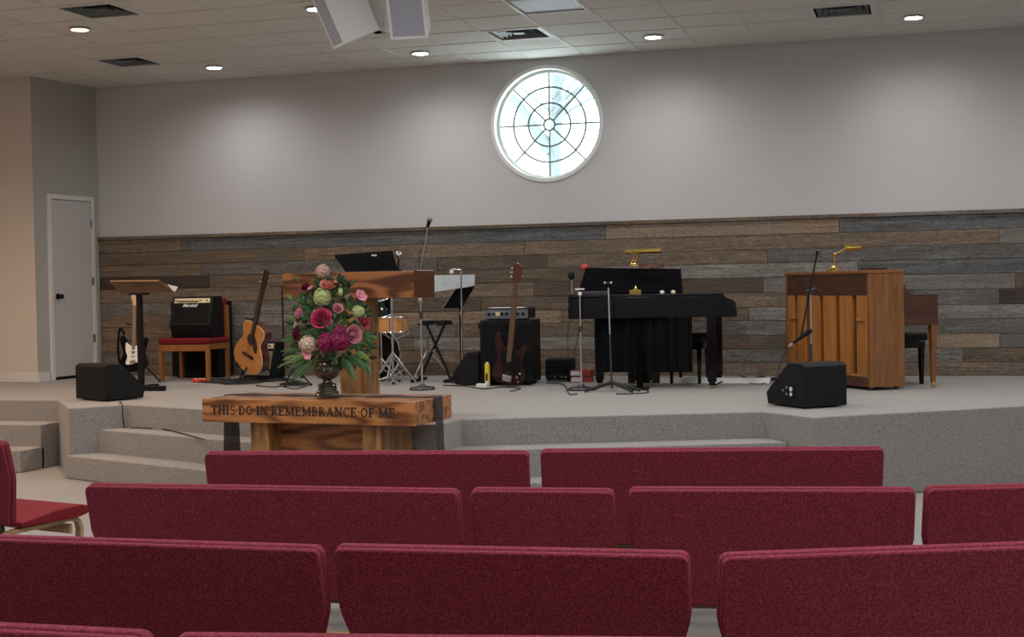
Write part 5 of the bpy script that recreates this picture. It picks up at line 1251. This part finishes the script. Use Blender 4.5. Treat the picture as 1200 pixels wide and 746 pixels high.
# ------------------------------------------------------------------ floor odds and ends
def cable(label, pts, r=.0055, m=m_rubber, group=None, z=0.0):
    P = [at_z(x, y, z) for x, y in pts]; o = P[0].copy()
    c = [(p.x-o.x, p.y-o.y, r+(0.010 if i % 3 == 1 else 0.0)) for i, p in enumerate(P)]
    return tag(MB().tube(spline(c, 6, False), r, 6).build('cable', m, loc=o), label, 'cable', group)
rc = random.Random(11)
for k in range(7):
    cx_, cy_ = 262+k*9, 447+rc.uniform(-2, 3); pts = []
    for i in range(9): a = i*1.15+k; pts.append((cx_+rc.uniform(16, 30)*math.cos(a), cy_+rc.uniform(1.2, 3.0)*math.sin(a)))
    cable('black cable in the tangled heap below the acoustic guitar', pts, .009, group='tangled cables below the acoustic guitar')
cable('black cable trailing from the cable heap towards the vase', [(300, 452), (318, 455), (330, 453), (345, 456), (362, 453)])
cable('black cable coiled on the floor in front of the bass cabinet', [(520, 452), (545, 454), (568, 456), (590, 454), (610, 457), (598, 459)])
cable('black cable looping beside the round base of the stand left of the grand piano', [(640, 449), (660, 452), (667, 462), (676, 462)])
cable('black cable lying behind the slim tripod stand at the grand piano', [(722, 462), (742, 463), (760, 460), (752, 456), (738, 459)])
cable('black cable running along the wall to the right of the grand piano', [(835, 454), (846, 449), (862, 446), (880, 447), (905, 445), (925, 447)], .007)
cable('second black cable bunched near the wall left of the upright piano', [(868, 441), (880, 445), (893, 442), (905, 446), (915, 443)], .007)
cable('thin black cable hanging loose beside the boom microphone stand', [(911, 440), (905, 446), (892, 450), (878, 449)], .004)
# cable down the left cheek and across the first tread towards the table
P = [at_z(140, 471, 0.0), at_z(143, 474, 0.004), at_z(146, 500, -.19), at_z(160, 501, -.192), at_z(190, 502.5, -.192), at_z(215, 508, -.192), at_z(240, 515, -.19)]
o = P[0].copy(); tag(MB().tube(spline([tuple(p-o) for p in P], 6, False), .005, 6).build('cable', m_rubber, loc=o), 'thin cable running from the left floor monitor down across the steps', 'cable')
c = at_z(234, 445, 0); pwr = thing('power_strip', 'red power strip lying on the floor below the red chair', 'power strip', (c.x, -1.12, 0), (0, 0, .2))
c = at_y(234, 445, -1.12); pwr.location.x = c.x
MB().box((0, 0, .02), (.15, .05, .036)).build('strip_body', m_red, pwr, bevel=.006)
for u in (-.04, .01, .05): MB().box((u, 0, .04), (.022, .022, .006)).build('socket', m_white, pwr)
a, b = at_z(775, 447.5, 0), at_z(886, 449.5, 0); d = (b-a).normalized()
cc = (at_y(776, 446.5, -1.0)+at_y(886, 449, -1.0))/2; ln_ = (at_y(886, 449, -1.0)-at_y(776, 446.5, -1.0)).length
tag(MB().prism([(-.09, .001), (.09, .001), (.05, .045), (.0, .05)], -ln_/2, ln_/2+.14, 'x').build('white_strip', mat('glossy_white_strip', (.95, .97, .98), .3), loc=(cc.x, -1.05, 0), rot=(0, 0, 0), bevel=.003), 'long white strip lying on the floor behind the grand piano', 'cable cover')  # bright white strip with sloped faces, of unknown use
# vertical cables behind the left end of the grand piano
for k, (xs, l) in enumerate((((668, 665, 666, 668), 'left'), ((681, 677, 672, 670), 'right'))):
    P = [at_y(x, y, -1.0) for x, y in zip(xs, (376, 395, 420, 446.5))]; o = P[0].copy()
    tag(MB().tube(spline([tuple(p-o) for p in P], 5, False), .004, 6).build('cable', m_rubber, loc=o), '%s of two thin cables hanging from the left end of the grand piano' % l, 'cable')

# ------------------------------------------------------------------ loudspeakers hanging from the ceiling
def hung(label, c, yaw, tilt, w, h, d):
    t = thing('hanging_speaker', label, 'speaker', c); R = Matrix.Rotation(yaw, 4, 'Z') @ Matrix.Rotation(tilt, 4, 'X')
    t.rotation_euler = R.to_euler()
    # front (-y) wider than the back; origin at the bottom centre of the grille
    MB().prism([(-w/2, 0), (w/2, 0), (w*.36, d), (-w*.36, d)], 0, h, 'z').build('cabinet', m_spk, t, bevel=.006)
    MB().box((0, -.004, h/2), (w*.86, .010, h*.93)).build('grille', m_spkg, t)
    for s in (-1, 1): MB().box((s*w*.465, -.006, h/2), (w*.07, .016, h)).build('grille_frame', m_spk, t); MB().box((0, -.006, h/2+s*h*.482), (w*.86, .016, h*.036)).build('grille_frame', m_spk, t)
    MB().cyl((0, d*.6, h-.02), (0, d*.6, h+.30), .012, n=8).build('hanger', m_dsteel, t)
    return t
SY = -5.2
c = at_y(480, 45, SY); hung('right hanging loudspeaker with a grey grille facing the seats', c, math.radians(8), math.radians(24), .27, .50, .30)
c = at_y(399, 54, SY); hung('left hanging loudspeaker turned aside, its pale side towards the seats', c, math.radians(-48), math.radians(24), .24, .50, .30)
c = at_y(444, 38, SY+.25); t = thing('speaker_bracket', 'pale mounting frame between the two hanging loudspeakers', 'bracket', (c.x, c.y, c.z))
MB().box((0, 0, .16), (.10, .12, .32)).build('bracket_body', m_spk, t, bevel=.004); MB().box((.05, -.03, .30), (.03, .03, .62)).build('hanger', m_white, t)
MB().box((0, 0, .008), (.17, .16, .016)).build('bracket_plate', m_spk, t)

# ------------------------------------------------------------------ bare tree outside the round window
tree = thing('tree', 'pale bare tree outside, faint through the round window', 'tree', (-5.35, 5.2, -1.0))
m_bark = mat('pale_bark', (0.16, 0.19, 0.20), .9)
rt_ = random.Random(3); MB().tube([(.2, 0, 3.9), (-.25, 0, 4.6), (-.8, 0, 5.2)], [.09, .07, .03], 7).build('branch', m_bark, tree); mb = MB(); mb.tube([(0, 0, 0), (.1, 0, 2.0), (.25, 0, 3.6), (.3, .1, 5.0), (.6, .1, 6.5)], [.16, .13, .10, .08, .04], 8); mb.build('trunk', m_bark, tree)
for k in range(26):
    z = 2.4+rt_.random()*3.2; a = rt_.uniform(0, 2*PI); l = rt_.uniform(.7, 1.6); b0 = Vector((.25, 0, z)); d = Vector((math.cos(a), math.sin(a)*.6, rt_.uniform(.2, .9)))
    MB().tube([b0, b0+d*l*.4+Vector((0, 0, .05)), b0+d*l*.75, b0+d*l+Vector((0, 0, .15))], [.03, .024, .015, .006], 5).build('branch', m_bark, tree)
